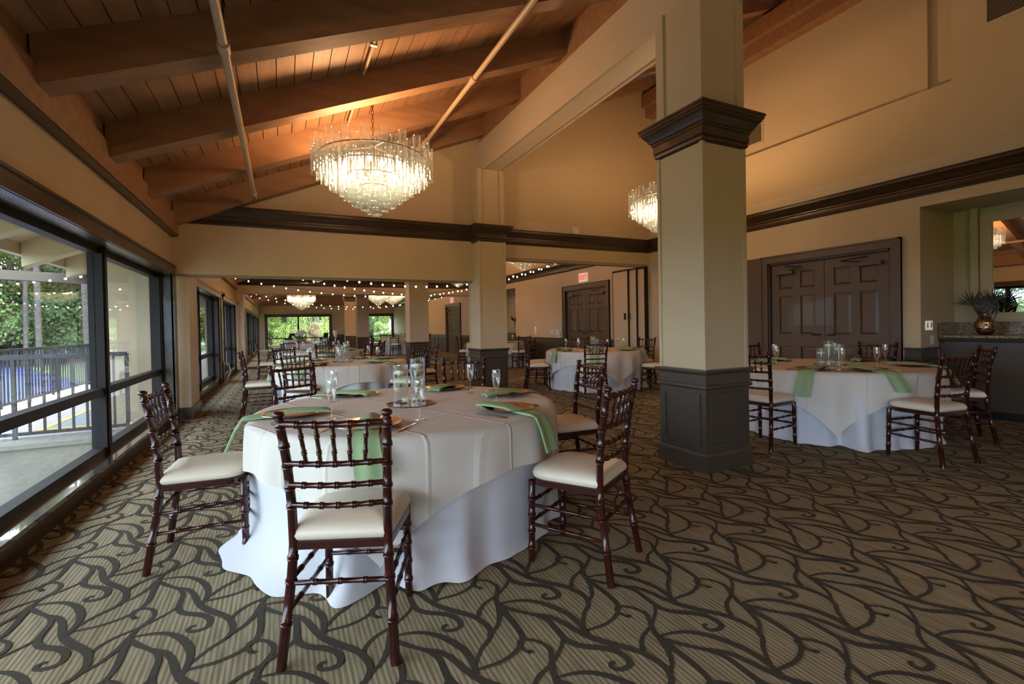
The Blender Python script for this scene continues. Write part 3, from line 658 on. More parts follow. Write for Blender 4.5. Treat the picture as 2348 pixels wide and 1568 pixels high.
ME_NAPK = [napkin_mesh(h_, i, s_).mesh('napkin', NAPK, 60) for i, (h_, s_) in enumerate(((.14, -.22), (.16, .25), (.20, -.1), (.13, .32)))]
def vase_meshes(h):
    r = .048
    g = MB().lathe([(0, 0), (r, 0), (r, .02), (r, h), (r-.003, h+.001), (r-.0045, h), (r-.004, .018), (0, .015)], seg=24).mesh('glass', VASEG, 50)
    wz = h-.055; wa = MB().lathe([(0, .0185), (r-.0055, .0185), (r-.0055, wz), (0, wz)], seg=20).mesh('water', WATER, 50)
    return g, wa, wz
VASES = {h: vase_meshes(h) for h in (.17, .215, .25, .285)}
ME_CANDLE = MB().lathe([(0, -.018), (.018, -.017), (.034, -.006), (.038, .004), (.036, .010), (.030, .013), (0, .014)], seg=20).mesh('wax', WAX, 60)
ME_WICK = MB().tube([(0, 0, .012), (.001, 0, .024)], .0012, 5).mesh('wick', WIRE)
ME_TRAY = MB().lathe([(0, 0), (.165, 0), (.165, .004), (.16, .006), (0, .006)], seg=8).mesh('mirror_tray', BLACKG)
SKIRTS = {}; OVERS = {}
def round_table(n, cx, cy, where, rot, chairs, seed, settings=True, vases=((-.055, .02, .25), (.055, .03, .285)), pool=0.0, side=2.30, first_chairs=True, detail=True):
    """table, cloths, chairs and place settings; chairs: list of (angle, distance, facing offset)"""
    t = thing('banquet_table', 'round folding banquet table under the cloths, '+where, 'table', (cx, cy, 0), 0, 'round banquet tables')
    part('table_top', MB().lathe([(0, ZT-.03), (RT-.01, ZT-.03), (RT-.01, ZT-.008), (0, ZT-.008)], seg=40), WOOD, t)
    for q in range(4):
        a = q*PI/2+.6; part('table_leg', MB().tube([(.5*math.cos(a), .5*math.sin(a), 0), (.42*math.cos(a), .42*math.sin(a), ZT-.03)], .016, 8), BLACKM, t)
    sk = link('floor_cloth', skirt_mesh(seed, -.05, pool).mesh('floor_cloth', WHITEC, 60), None, (cx, cy, 0))
    tag(sk, 'white floor length cloth under the ivory one, '+where, 'tablecloth', 'white floor length cloths')
    ov = link('overlay_cloth', overlay_mesh(side, seed+1).mesh('overlay_cloth', IVORY, 60), None, (cx, cy, 0), math.radians(rot))
    tag(ov, 'ivory square overlay cloth with hanging corners, '+where, 'tablecloth', 'ivory overlay cloths')
    z = ZT+.0045
    for hx, hy, face, so_ in chairs:
        ang = math.degrees(math.atan2(hy-cy, hx-cx)); chair(hx, hy, face, 'mahogany chair with cream seat on the %s side, %s' % (side_word(ang), where), 'banquet chairs')
    if vases:
        tr = link('mirror_tray', ME_TRAY, None, (cx, cy, z), .3); tag(tr, 'dark mirror tray in the centre, '+where, 'tray', 'mirror trays')
        for k, (dx, dy, h) in enumerate(vases):
            g, wa, wz = VASES[h]; hs = sorted(q[2] for q in vases); word = ('shorter', 'taller')[hs.index(h)] if len(hs) == 2 else ('shortest', 'middle-sized', 'tallest')[hs.index(h)]
            v = thing('cylinder_vase', '%s glass cylinder vase filled with water, %s' % (word, where), 'vase', (cx+dx, cy+dy, z+.006), 0, 'glass cylinder vases')
            link('glass', g, v); link('water', wa, v)
            c = thing('floating_candle', 'white floating candle in the %s glass cylinder, %s' % (word, where), 'candle', (cx+dx, cy+dy, z+.006+wz+.006), 0, 'floating candles')
            link('wax', ME_CANDLE, c); link('wick', ME_WICK, c)
    if not settings: return
    for k, (hx, hy, face, so_) in enumerate(chairs):
        ang = math.degrees(math.atan2(hy-cy, hx-cx)); sw = side_word(ang); a = math.radians(ang+so_); rnd = random.Random(seed*10+k); ca, sa = math.cos(a), math.sin(a)
        def place(rad, lat): return (cx+rad*ca-lat*sa, cy+rad*sa+lat*ca, z)
        p = link('charger_plate', ME_PLATE, None, place(.70, 0)); tag(p, 'round copper charger plate on the %s side, %s' % (sw, where), 'plate', 'copper charger plates')
        nk = link('napkin', ME_NAPK[(k+seed) % 4], None, (cx, cy, 0), a+rnd.uniform(-.03, .03)); tag(nk, 'sage green napkin draped off the %s side, %s' % (sw, where), 'napkin', 'sage green napkins')
        f = link('dinner_fork', ME_FORK, None, place(.71, -.195), a+PI/2+rnd.uniform(-.15, .15)); tag(f, 'steel dinner fork on the %s side, %s' % (sw, where), 'fork', 'dinner forks')
        kn = thing('dinner_knife', 'steel dinner knife on the %s side, %s' % (sw, where), 'knife', place(.71, .20), a+PI/2+rnd.uniform(-.15, .15), 'dinner knives')
        for q in ('handle', 'blade'): link(q, ME_KNIFE[q], kn)
        fl_ = thing('champagne_flute', 'empty champagne flute on the %s side, %s' % (sw, where), 'glass', place(.52, .20+rnd.uniform(-.03, .03)), 0, 'champagne flutes')
        for q in ('bowl', 'stem', 'foot', 'rim'): link(q, ME_FLUTE[q], fl_)
T1 = (.738, 3.038)
round_table(1, *T1, 'nearest table', 22, [(.164, 1.80, 66.7, -6), (1.474, 1.855, 121, 6), (2.11, 3.0, 175, 4), (1.485, 4.07, 245, 0), (.08, 4.36, 300, 0), (-.59, 3.08, -4, 6)], 3, pool=.11, vases=((-.062, .0, .25), (.06, .035, .285)))
round_table(2, .81, 7.51, 'second table along the windows', 10, [(.15, 6.55, 62, 0), (1.72, 6.5, 132, -6), (2.3, 7.95, 200, 0), (1.5, 8.85, 240, 0), (.02, 8.72, 298, 0), (-.50, 7.47, -2, 6)], 8)
round_table(3, 5.37, 3.105, 'table right of the big column', -12, [(4.0, 3.03, 4, 16), (4.88, 1.85, 80, -14), (6.10, 2.10, 125, 0), (6.52, 3.22, 190, 0), (5.50, 4.20, 262, 0), (4.50, 4.22, 305, 0)], 14, vases=((-.045, .065, .17), (.03, .03, .25), (.03, -.075, .215)))
round_table(4, 5.40, 7.45, 'table before the exit doors', 35, [(4.07, 7.76, -22, 14), (4.48, 6.16, 74, 0), (5.95, 6.12, 112, 0), (6.55, 7.30, 192, -14), (5.85, 8.62, 245, 0), (4.62, 8.58, 300, 0)], 21, vases=((-.05, .0, .25), (.055, .03, .215)))
# ---- further tables
round_table(5, .82, 11.6, 'third table along the windows', 0, [(.78, 10.2, 88, 0), (2.0, 10.9, 150, 0), (2.1, 12.2, 205, 0), (1.1, 12.95, 258, 0), (.2, 12.9, 295, 0), (-.50, 11.7, 0, 0)], 27)
round_table(6, 5.85, 13.0, 'table behind the second column', 20, [(6.05, 11.65, 92, 0), (4.9, 12.2, 35, 0), (4.75, 13.5, -20, 0), (5.6, 14.3, -70, 0)], 33)
round_table(7, 4.95, 22.0, 'round table beyond the third column', 0, [(4.4, 20.8, 65, 0), (5.5, 20.8, 115, 0), (3.65, 22.1, 0, 0), (5.6, 23.2, 240, 0), (4.4, 23.2, 295, 0), (6.3, 22.0, 180, 0)], 39)
for i, (x, y, f, n) in enumerate(((2.05, 12.9, 200, 'left of the third column, nearer one'), (2.45, 14.6, 170, 'left of the third column, farther one'), (-.5, 19.4, 0, 'left of the long table, nearer the camera'), (-.5, 22.4, 0, 'left of the long table, middle'), (1.75, 19.2, 180, 'right of the long table, nearer the camera'), (1.75, 21.0, 180, 'right of the long table, second'), (1.75, 23.0, 180, 'right of the long table, third'), (-.5, 25.2, 0, 'left of the long table, farther end'))):
    chair(x, y, f, 'mahogany chair with cream seat '+n, 'banquet chairs')
# long head table
lt = thing('long_table', 'long table under a white cloth before the far windows', 'table', (.55, 22.2, 0))
part('table_top', MB().box(-.42, .42, -3.8, 3.8, ZT-.03, ZT-.006), WOOD, lt)
for sx in (-1, 1):
    for sy in (-1, 1): part('table_leg', MB().tube([(sx*.36, sy*3.5, 0), (sx*.36, sy*3.5, ZT-.03)], .02, 8), BLACKM, lt)
def box_cloth(hx, hy):
    rows = []; pts = []
    n = 24
    per = [(-hx, -hy+2*hy*i/n) for i in range(n)]+[(-hx+2*hx*i/6, hy) for i in range(6)]+[(hx, hy-2*hy*i/n) for i in range(n)]+[(hx-2*hx*i/6, -hy) for i in range(6)]
    for u in (0, .03, .3, .6, 1):
        row = []
        for k, (x, y) in enumerate(per):
            g = 1+.0; o = (.012+.03*u)*(1+.6*math.sin(k*2.1)); d = Vector((x/hx if abs(x) > hx-.01 else 0, y/hy if abs(y) > hy-.01 else 0, 0)); d = d.normalized() if d.length else d
            row.append((x+d.x*o*(u > 0), y+d.y*o*(u > 0), ZT-.004-(ZT-.012)*u))
        rows.append(row)
    mb = MB().grid(rows, True); mb.f.append(tuple(range(len(per)-1, -1, -1))); return mb
tag(link('long_cloth', box_cloth(.45, 3.85).mesh('long_cloth', WHITEC, 60), None, (.55, 22.2, 0)), 'white cloth over the long table before the far windows', 'tablecloth')
for i in range(7):
    y = 19.0+i*1.05
    for s, n in ((-1, 'window side'), (1, 'room side')):
        tag(link('folded_napkin', MB().box(-.09, .09, -.11, .11, 0, .012).mesh('folded_napkin', NAPK), None, (.55+s*.27, y, ZT-.003)), '%s folded green napkin on the %s of the long table' % (('first', 'second', 'third', 'fourth', 'fifth', 'sixth', 'seventh')[i], n), 'napkin', 'napkins on the long table')
        f = thing('champagne_flute', '%s champagne flute on the %s of the long table' % (('first', 'second', 'third', 'fourth', 'fifth', 'sixth', 'seventh')[i], n), 'glass', (.55+s*.12, y+.15, ZT-.003), 0, 'flutes on the long table')
        for q in ('bowl', 'stem', 'foot'): link(q, ME_FLUTE[q], f)
# white flowers in a low box on the third table and a small terracotta pot
fb_ = thing('flower_box', 'low box of white flowers on the long table', 'flowers', (.62, 18.95, ZT-.003))
part('box', MB().box(-.16, .16, -.1, .1, 0, .14), WOOD, fb_)
lv = MB(); fw_ = MB(); rnd = random.Random(4)
for i in range(70):
    a = rnd.uniform(0, 6.28); r_ = rnd.uniform(0, .2); z_ = .15+rnd.uniform(0, .3); x_, y_ = r_*math.cos(a), r_*.7*math.sin(a); s_ = rnd.uniform(.03, .06)
    tgt = fw_ if z_ > .26 else lv
    tgt.add([(x_-s_, y_, z_), (x_, y_-s_, z_+.01), (x_+s_, y_, z_), (x_, y_+s_, z_+.02)], [(0, 1, 2, 3)])
    tgt.add([(x_-s_, y_, z_-.02), (x_, y_+.01, z_+s_), (x_+s_, y_, z_-.01), (x_, y_, z_-s_)], [(0, 1, 2, 3)])
part('foliage', lv, LEAFS['mid'], fb_); part('blossoms', fw_, WAX, fb_)
for k, (x, y, n) in enumerate(((.29, 29.8, 'left'), (1.93, 28.3, 'right'))):
    c = thing('tub_chair', 'black leather tub chair before the far window, %s one of two' % n, 'armchair', (x, y, 0), PI/2 if k else 1.2)
    part('seat_block', MB().box(-.34, .34, -.32, .36, .12, .44), LEATH, c)
    rows = []
    for z_, o_ in ((.2, .36), (.6, .39), (.98, .42), (1.0, .40), (1.0, .33), (.6, .31), (.4, .30)): rows.append([(o_*math.sin(t), -o_*math.cos(t), z_ if abs(t) < 1.2 else z_*(.72 if z_ > .5 else 1)) for t in [(-1.7+3.4*i/14) for i in range(15)]])
    part('shell_back', MB().grid(rows), LEATH, c, 60)
    for sx in (-.27, .27):
        for sy in (-.24, .28): part('foot', MB().tube([(sx, sy, 0), (sx, sy, .13)], .02, 6), BLACKM, c)
# polished dance floor laid over the carpet
dn = thing('dance_floor', 'grey polished portable dance floor in the middle bay', 'dance floor', (0, 0, 0))
for i in range(2):
    for j in range(4): part('floor_panel', MB().box(3.65+i*1.0, 4.63+i*1.0, 14.6+j*1.0-.0, 15.58+j*1.0, .003, .02), DANCE, dn)
# ================================================================== chandeliers
def star_tube(h, r):
    K = 16; prof = []
    for k in range(K):
        a = 2*PI*k/K; rr = r*(1 if k % 2 == 0 else .84); prof.append((rr*math.cos(a), rr*math.sin(a)))
    rows = [[(x*q, y*q, z) for x, y in prof] for q, z in ((.80, .004), (.93, 0), (1, .006), (1, h-.006), (.93, h), (.80, h-.004))]
    return MB().grid(rows, True)
TUBE = star_tube(.285, .041)
ME_TUBE = TUBE.mesh('glass_tube', CRYST)
TIERS = []
for k, (r_, n_) in enumerate(((.60, 40), (.535, 35), (.465, 31), (.395, 26), (.325, 21), (.255, 17), (.185, 12), (.115, 7), (.045, 3))):
    for i in range(n_): TIERS.append((r_, 2*PI*i/n_+k*.4, .43-k*.052-(.022 if i % 2 and k < 8 else 0)+(.045 if k == 0 and i % 2 == 0 else 0)))
def chandelier(x, y, z, label, power, joined=False, chain_top=None):
    """z: tip of the lowest tube"""
    c = thing('chandelier', label, 'chandelier', (x, y, z), 0, 'tiered glass tube chandeliers')
    if joined:
        mb = MB()
        for r_, a, zz in TIERS: mb.add([(vx+r_*math.cos(a), vy+r_*math.sin(a), vz+zz) for vx, vy, vz in TUBE.v], TUBE.f)
        o = part('glass_tubes', mb, CRYST, c); o['kind'] = 'stuff'
    else:
        for r_, a, zz in TIERS: link('glass_tube', ME_TUBE, c, (r_*math.cos(a), r_*math.sin(a), zz), a)
    for k, r_ in enumerate((.565, .43, .29, .15)):
        z_ = .43-k*.10+.19; pts = [(r_*math.cos(2*PI*i/28), r_*math.sin(2*PI*i/28), z_) for i in range(29)]
        part('frame_ring', MB().tube(pts, .007, 6, False), CHAINM, c)
    for i in range(4): a = i*PI/2; part('frame_arm', MB().tube([(0, 0, .76), (.56*math.cos(a), .56*math.sin(a), .62)], .006, 6), CHAINM, c)
    part('frame_stem', MB().tube([(0, 0, .40), (0, 0, .82)], .012, 8), CHAINM, c)
    nb = 10
    for i in range(nb):
        a = 2*PI*i/nb; rr = .30 if i % 2 else .18
        part('lamp_bulb', MB().lathe([(0, 0), (.016, .006), (.024, .03), (.018, .06), (.008, .08), (0, .082)], (rr*math.cos(a), rr*math.sin(a), .50), 8), LAMPB, c, True)
    zt = (chain_top or ROOF(x))-z; q = .80; k = 0
    while q < zt-.02:
        pts = [(.013*math.cos(t)*(1 if k % 2 else 0), .013*math.cos(t)*(0 if k % 2 else 1), q+.024+.026*math.sin(t)) for t in [2*PI*j/10 for j in range(11)]]
        part('chain_link', MB().tube(pts, .0038, 5, False), CHAINM, c); q += .044; k += 1
    part('ceiling_canopy', MB().lathe([(0, -.05), (.03, -.045), (.06, -.02), (.065, .02)], (0, 0, zt), 14), CHAINM, c, True)
    l = bpy.data.lights.new('chandelier_light', 'POINT'); l.energy = power; l.color = LAMP_COL; l.shadow_soft_size = .15
    lo = bpy.data.objects.new('chandelier_light', l); C.objects.link(lo); lo.parent = c; lo.location = (0, 0, .55)
    return c
chandelier(.94, 5.30, 2.42, 'tiered glass tube chandelier over the window side, largest in view', CHANDELIER_W)
chandelier(5.30, 5.30, 2.42, 'tiered glass tube chandelier half hidden behind the big column', CHANDELIER_W)
chandelier(.86, 13.3, 2.42, 'chandelier tip showing under the first cross beam on the window side', FAR_CHANDELIER_W, True)
chandelier(4.95, 13.9, 2.42, 'chandelier tip showing right of the third column', FAR_CHANDELIER_W, True)
chandelier(4.86, 9.35, 2.42, 'chandelier tip showing right of the second column', FAR_CHANDELIER_W*.6, True)
chandelier(.87, 25.0, 2.145, 'lit chandelier hanging before the wide far window', FAR_CHANDELIER_W, True)
chandelier(4.0, 22.2, 2.24, 'left one of the two lit chandeliers beside the fourth column', FAR_CHANDELIER_W, True)
chandelier(5.05, 24.0, 2.33, 'right one of the two lit chandeliers beside the fourth column', FAR_CHANDELIER_W, True)
chandelier(.94, -3.4, 2.42, 'chandelier behind the viewpoint on the window side', CHANDELIER_W*1.9, True)
chandelier(5.30, -3.4, 2.42, 'chandelier behind the viewpoint on the niche side', CHANDELIER_W*.6, True)
# ================================================================== festoon lights in the middle bay
ME_BULB = MB().lathe([(0, -.036), (.012, -.032), (.019, -.016), (.017, .0), (.009, .012), (0, .014)], seg=8).mesh('bulb', BULB, True)
ME_SOCK = MB().tube([(0, 0, .01), (0, 0, .045)], .011, 6).mesh('socket', WIRE)
def festoon(a, b, sag, n, label):
    a, b = Vector(a), Vector(b)
    f = lambda t: a.lerp(b, t)-Vector((0, 0, sag*4*t*(1-t)))
    s = thing('string_light', label, 'string lights', a, 0, 'festoon strings'); part('wire', MB().tube([f(i/24)-a+Vector((0, 0, .045)) for i in range(25)], .004, 4), WIRE, s)
    for i in range(n):
        p = f((i+.5)/n)-a; link('bulb', ME_BULB, s, p); link('socket', ME_SOCK, s, p)
festoon((XL, 12.45, 2.90), (2.97, 12.45, 2.08), .14, 18, 'festoon string sloping across under the first cross beam')
festoon((XL, 10.4, 2.92), (XR, 10.4, 3.02), .85, 34, 'festoon string high under the first cross beam near the second column')
festoon((3.45, 12.2, 2.03), (XR, 11.5, 2.90), .10, 15, 'festoon string rising to the wall above the exit doors')
festoon((XL, 15.2, 2.72), (XR, 15.2, 2.72), .52, 26, 'festoon string hung just before the second cross beam')
festoon((XL, 19.5, 2.66), (XR, 20.5, 2.66), .58, 26, 'festoon string in the far bay, nearer one')
festoon((XL, 22.5, 2.70), (XR, 23.5, 2.70), .58, 26, 'festoon string in the far bay, farther one')
# ================================================================== pipes, vents, alarm, signs
def pipe(x, z, y0, y1, label, hangers):
    t = thing('sprinkler_pipe', label, 'pipe', (x, y0, z)); part('pipe_run', MB().tube([(0, 0, 0), (0, y1-y0, 0)], .027, 10), PIPE, t, True)
    for h in hangers:
        part('coupling', MB().tube([(0, h-y0-.05, 0), (0, h-y0+.05, 0)], .037, 10), PIPE, t, True)
        part('hanger', MB().tube([(0, h-y0, .03), (0, h-y0, ROOF(x)-z-.02)], .006, 6).tube([(.03, h-y0, -.0), (0, h-y0, .035), (-.03, h-y0, 0), (0, h-y0, -.035), (.03, h-y0, 0)], .005, 5), BLACKM, t)
    part('sprinkler_head', MB().tube([(0, y1-y0-.1, 0), (0, y1-y0-.1, -.09)], .012, 6), CHAINM, t)
    return t
pipe(-.286, 2.965, Y0+.1, 7.12, 'painted sprinkler pipe running past the rafters nearer the windows', (3.42, 6.9))
pipe(1.953, 3.914, Y0+.1, 7.06, 'painted sprinkler pipe running up toward the girder', (4.86, 6.75))
cx_ = .78
cdt = thing('conduit', 'thin painted conduit on the ceiling boards above the chandelier', 'conduit', (cx_, 3.7, ROOF(cx_)-.04)); part('conduit_run', MB().tube([(0, 0, 0), (0, 2.3, 0)], .014, 8), PIPE, cdt, True); part('clip', MB().box(-.03, .03, .55, .58, -.02, .03), PIPE, cdt)
def vent(x, y0, y1, z0, z1, label):
    v = thing('air_vent', label, 'vent', (x, y0, z0)); w_, h_ = y1-y0, z1-z0
    part('vent_frame', MB().box(-.012, 0, -.03, 0, -.03, h_+.03).box(-.012, 0, w_, w_+.03, -.03, h_+.03).box(-.012, 0, 0, w_, -.03, 0).box(-.012, 0, 0, w_, h_, h_+.03), WALL, v)
    part('vent_back', MB().box(-.002, 0, 0, w_, 0, h_), WIRE, v)
    n = max(6, int(h_/.022))
    for i in range(n): part('louver', MB().hexa([(-.011, 0, h_*i/n), (-.011, w_, h_*i/n), (-.004, w_, h_*i/n+.012), (-.004, 0, h_*i/n+.012)], [(-.010, 0, h_*i/n+.002), (-.010, w_, h_*i/n+.002), (-.003, w_, h_*i/n+.014), (-.003, 0, h_*i/n+.014)]), GREYP, v)
vent(XR+.05, 1.55, 2.36, 4.40, 4.95, 'large slatted air vent high on the wall at the corner of the picture')
vent(XR+.25, 5.20, 5.75, 4.17, 4.46, 'small slatted air vent beside the big column capital')
al = thing('alarm_sounder', 'white round-cornered wall alarm on the ledge above the crown moulding', 'alarm', (5.12, 7.645, 2.985))
part('backplate', MB().box(-.075, .075, -.012, 0, -.085, .085), WHITEP, al); part('housing', MB().lathe([(.085, 0), (.088, .02), (.08, .045), (.05, .055), (0, .056)], seg=8), WHITEP, al, 60).rotation_euler = (PI/2, PI/8, 0)
def exit_sign(y, z, label):
    s = thing('exit_sign', label, 'sign', (XR, y, z)); part('sign_box', MB().box(-.055, 0, -.17, .17, -.11, .11), SIGNW, s)
    cu = bpy.data.curves.new('exit_letters', 'FONT'); cu.body = 'EXIT'; cu.size = .165; cu.align_x = 'CENTER'; cu.align_y = 'CENTER'; cu.extrude = .002; cu.space_character = .95; cu.offset = .006
    tmp = bpy.data.objects.new('tmp', cu); C.objects.link(tmp); bpy.context.view_layer.update()
    me = bpy.data.meshes.new_from_object(tmp.evaluated_get(bpy.context.evaluated_depsgraph_get())); bpy.data.objects.remove(tmp)
    me.materials.clear(); me.materials.append(RED); o = link('letters', me, s, (-.058, -.018, 0)); o.rotation_euler = (PI/2, 0, -PI/2)
exit_sign(10.0, 2.385, 'lit red exit sign above the brown double doors')
exit_sign(20.35, 2.40, 'small red exit sign above the dark far doors')
def plate(name, y, z, w_, h_, label, cat, m=WHITEP, knob=None, x=XR):
    p = thing(name, label, cat, (x, y, z)); part('faceplate', MB().box(-.008, 0, -w_/2, w_/2, -h_/2, h_/2), m, p)
    if knob: part('switch_toggle', MB().box(-.014, -.008, -.012, .012, -.02, .02), knob, p)
plate('light_switch', 12.62, .985, .09, .13, 'upper white switch plate left of the exit doors near the niche', 'switch', WHITEP, WHITEP)
plate('thermostat', 12.62, 1.10, .08, .09, 'small cream thermostat above the switch near the far niche', 'thermostat', SIGNW, GREYP)
plate('light_switch', 11.62, 1.0, .11, .12, 'white double switch plate left of the handset by the exit doors', 'switch', WHITEP, WHITEP)
plate('control_panel', 11.36, 1.0, .18, .13, 'wide white control plate under the wall handset', 'control', WHITEP, WHITEP)
plate('volume_control', 11.3, .885, .16, .12, 'lowest white plate with grey dial beside the exit doors', 'control', WHITEP, GREYP)
ph = thing('wall_phone', 'white wall handset with a hanging cord beside the exit doors', 'phone', (XR, 11.12, 1.10)); part('cradle', MB().box(-.05, 0, -.05, .05, -.10, .10), WHITEP, ph)
part('handset', MB().tube([(-.07, 0, -.09), (-.085, 0, -.03), (-.085, 0, .04), (-.07, 0, .10)], [.024, .015, .015, .024], 8), WHITEP, ph, True); part('cord', MB().tube([(-.05, 0, -.1), (-.06, .04, -.2), (-.03, .07, -.24), (-.02, .05, -.12)], .005, 5), WHITEP, ph)
# ================================================================== niche with counter, mirror and vase
cab = thing('counter_cabinet', 'black panelled cabinet under the granite top in the niche', 'cabinet', (7.36, .6, 0))
part('body', MB().box(0, .41, 0, 2.34, .10, .945), DADO, cab); part('toe_kick', MB().box(.07, .41, 0, 2.34, 0, .10), BLACKM, cab)
for i, (a, b) in enumerate(((.10, 1.0), (1.12, 2.22))):
    d = part('door', MB().box(-.016, 0, a, b, .14, .86), DADO, cab)
    mb = MB()
    for (p, q, r, s) in ((a+.06, b-.06, .20, .225), (a+.06, b-.06, .775, .80), (a+.06, a+.085, .225, .775), (b-.085, b-.06, .225, .775)): mb.box(-.03, -.016, p, q, r, s)
    part('door_moulding', mb, DADO, d)
part('top_moulding', MB().prism([(0, 0), (-.02, .01), (-.03, .05), (0, .05)], (0, 0, .895), (0, 2.34, .895), lambda u, w_: Vector((u, 0, w_))), DADO, cab)
ct = thing('granite_counter', 'speckled brown granite worktop with backsplash in the niche', 'worktop', (7.32, .58, .945))
part('slab', MB().box(0, .45, 0, 2.36, 0, .03), GRAN, ct); part('backsplash', MB().box(.425, .455, 0, 2.36, .03, .185), GRAN, ct); part('side_splash', MB().box(.02, .425, 2.335, 2.365, .03, .185), GRAN, ct)
mi = thing('wall_mirror', 'wide framed mirror on the niche wall above the granite', 'mirror', (7.78, .75, 1.20))
part('mirror_glass', MB().box(-.03, -.02, .06, 1.83, .04, 1.14), MIRR, mi)
for q in ((-.05, 0, 0, 1.94, -.05, .04), (-.05, 0, 0, 1.94, 1.14, 1.24), (-.05, 0, -.0, .06, .04, 1.14), (-.05, 0, 1.83, 1.94, .04, 1.14)): part('mirror_frame', MB().box(*q), WALL, mi)
def brass_vase(x, y, z, label, s=1.0, seed=1, dirs=()):
    v = thing('flower_vase', label, 'vase', (x, y, z))
    part('vase_body', MB().lathe([(0, 0), (.05*s, 0), (.075*s, .03*s), (.095*s, .10*s), (.088*s, .16*s), (.06*s, .20*s), (.035*s, .235*s), (.035*s, .26*s), (.042*s, .275*s), (.034*s, .275*s), (.028*s, .25*s)], seg=28), BRASS, v, 60)
    rnd = random.Random(seed)
    # fan-shaped palm leaves: leaflets spread from a hub at the end of a short stalk
    for (hx, hy, hz, a0, a1, n, ln) in dirs:
        hub = Vector((hx, hy, hz)); fr = MB().tube([(0, 0, .24*s), hub*.5+Vector((0, 0, .10)), hub], .004, 5)
        for i in range(n):
            a = math.radians(a0+(a1-a0)*i/(n-1)); d = Vector((rnd.uniform(-.25, .25), math.cos(a), math.sin(a))).normalized(); l_ = ln*rnd.uniform(.85, 1.1); wv = d.cross(Vector((1, 0, 0))).normalized()*.009
            o_ = Vector((rnd.uniform(-.01, .01), 0, 0)); q1 = hub+d*l_*.45+o_; q2 = hub+d*l_+Vector((rnd.uniform(-.02, .02), 0, -.025*abs(math.cos(a))))
            th = Vector((.0015, 0, 0)); fr.hexa([hub-wv*.3-th, q1-wv-th, q2-th, q1+wv-th], [hub-wv*.3+th, q1-wv+th, q2+th, q1+wv+th])
        part('palm_leaf', fr, LEAFD, v)
    for k in range(7):
        a = rnd.uniform(0, 6.28); c = Vector((.06*math.cos(a), .06*math.sin(a), .30*s+rnd.uniform(0, .06))); fb = MB()
        for j in range(16):
            p = c+Vector((rnd.uniform(-1, 1), rnd.uniform(-1, 1), rnd.uniform(-1, 1)))*.03; u = Vector((rnd.uniform(-1, 1), rnd.uniform(-1, 1), rnd.uniform(-1, 1))).normalized()*.014; w_ = u.orthogonal().normalized()*.012
            fb.add([p-u, p-w_, p+u, p+w_], [(0, 1, 2, 3)])
        part('blossom', fb, PETAL, v)
_nt = BRASS.node_tree; _b = _nt.nodes['Principled BSDF']; _t = N(_nt, 'ShaderNodeTexCoord'); _v = N(_nt, 'ShaderNodeTexVoronoi', Scale=48.0); _p = N(_nt, 'ShaderNodeBump', Strength=.6, Distance=.01)
_nt.links.new(_t.outputs['Object'], _v.inputs['Vector']); _nt.links.new(_v.outputs['Distance'], _p.inputs['Height']); _nt.links.new(_p.outputs['Normal'], _b.inputs['Normal'])
brass_vase(7.54, 2.58, .975, 'hammered brass vase with dark palm fronds and pink flowers on granite', 1.0, 3, ((-.06, .095, .35, 20, 240, 19, .22), (.03, -.05, .38, -40, 150, 14, .20), (-.03, -.14, .34, -70, 70, 10, .19)))
for y, z, n in ((2.952, 1.10, 'left one of two cream outlet plates'), (2.952, 1.101, 'right one of two cream outlet plates')): pass
for x, z, n in ((7.09, 1.10, 'left one of two cream outlet plates over the niche wainscot'), (7.18, 1.10, 'right one of two cream outlet plates over the niche wainscot'), (7.215, .92, 'low white outlet on the niche side wall')):
    p = thing('wall_outlet', n, 'outlet', (x, 2.96, z)); part('faceplate', MB().box(-.035, .035, -.008, 0, -.057, .057), SIGNW if z > 1 else WHITEP, p); part('socket', MB().box(-.015, .015, -.011, -.008, -.03, .03), WHITEP, p)
dl = thing('recessed_light', 'round recessed light in the niche ceiling', 'light', (7.4, 2.25, 2.53)); part('trim_ring', MB().lathe([(.07, -.006), (.09, -.006), (.09, 0), (.07, 0), (.07, -.006)], seg=20), WALL, dl); part('baffle', MB().lathe([(0, -.002), (.07, -.002)], seg=20), GREYP, dl)
# far niche counter and vase
c2 = thing('far_counter', 'dark counter with pale top in the niche beyond the second column', 'counter', (7.0, 14.0, 0)); part('body', MB().box(.0, .6, 0, 1.95, 0, .93), DADO, c2); part('worktop', MB().box(-.03, .65, 0, 1.95, .93, .97), GRAN, c2); part('panel_moulding', MB().box(-.012, 0, .15, 1.8, .2, .22).box(-.012, 0, .15, 1.8, .75, .77), DADO, c2)
v2 = thing('steel_vase', 'tall silvery vase with dark leaves and pink flowers on the far counter', 'vase', (7.1, 14.25, .97)); part('vase_body', MB().lathe([(0, 0), (.05, 0), (.06, .1), (.075, .26), (.085, .34), (.07, .34)], seg=20), SILVER, v2, 60)
lf = MB(); fl2 = MB(); rnd = random.Random(9)
for i in range(40):
    a = rnd.uniform(0, 6.28); d = Vector((math.cos(a)*.9, math.sin(a)*.9, rnd.uniform(.3, 1.2))).normalized()*rnd.uniform(.2, .4); wv = d.orthogonal().normalized()*.02; lf.add([Vector((0, 0, .34))+wv*.3, Vector((0, 0, .34))+d*.5+wv, Vector((0, 0, .34))+d, Vector((0, 0, .34))+d*.5-wv], [(0, 1, 2, 3)])
    p = Vector((rnd.uniform(-.1, .1), rnd.uniform(-.1, .1), .36+rnd.uniform(0, .1))); fl2.add([p+Vector((.03, 0, 0)), p+Vector((0, .03, 0)), p-Vector((.03, 0, 0)), p-Vector((0, .03, .01))], [(0, 1, 2, 3)])
part('leaves', lf, LEAFD, v2); part('blossoms', fl2, PETAL, v2)
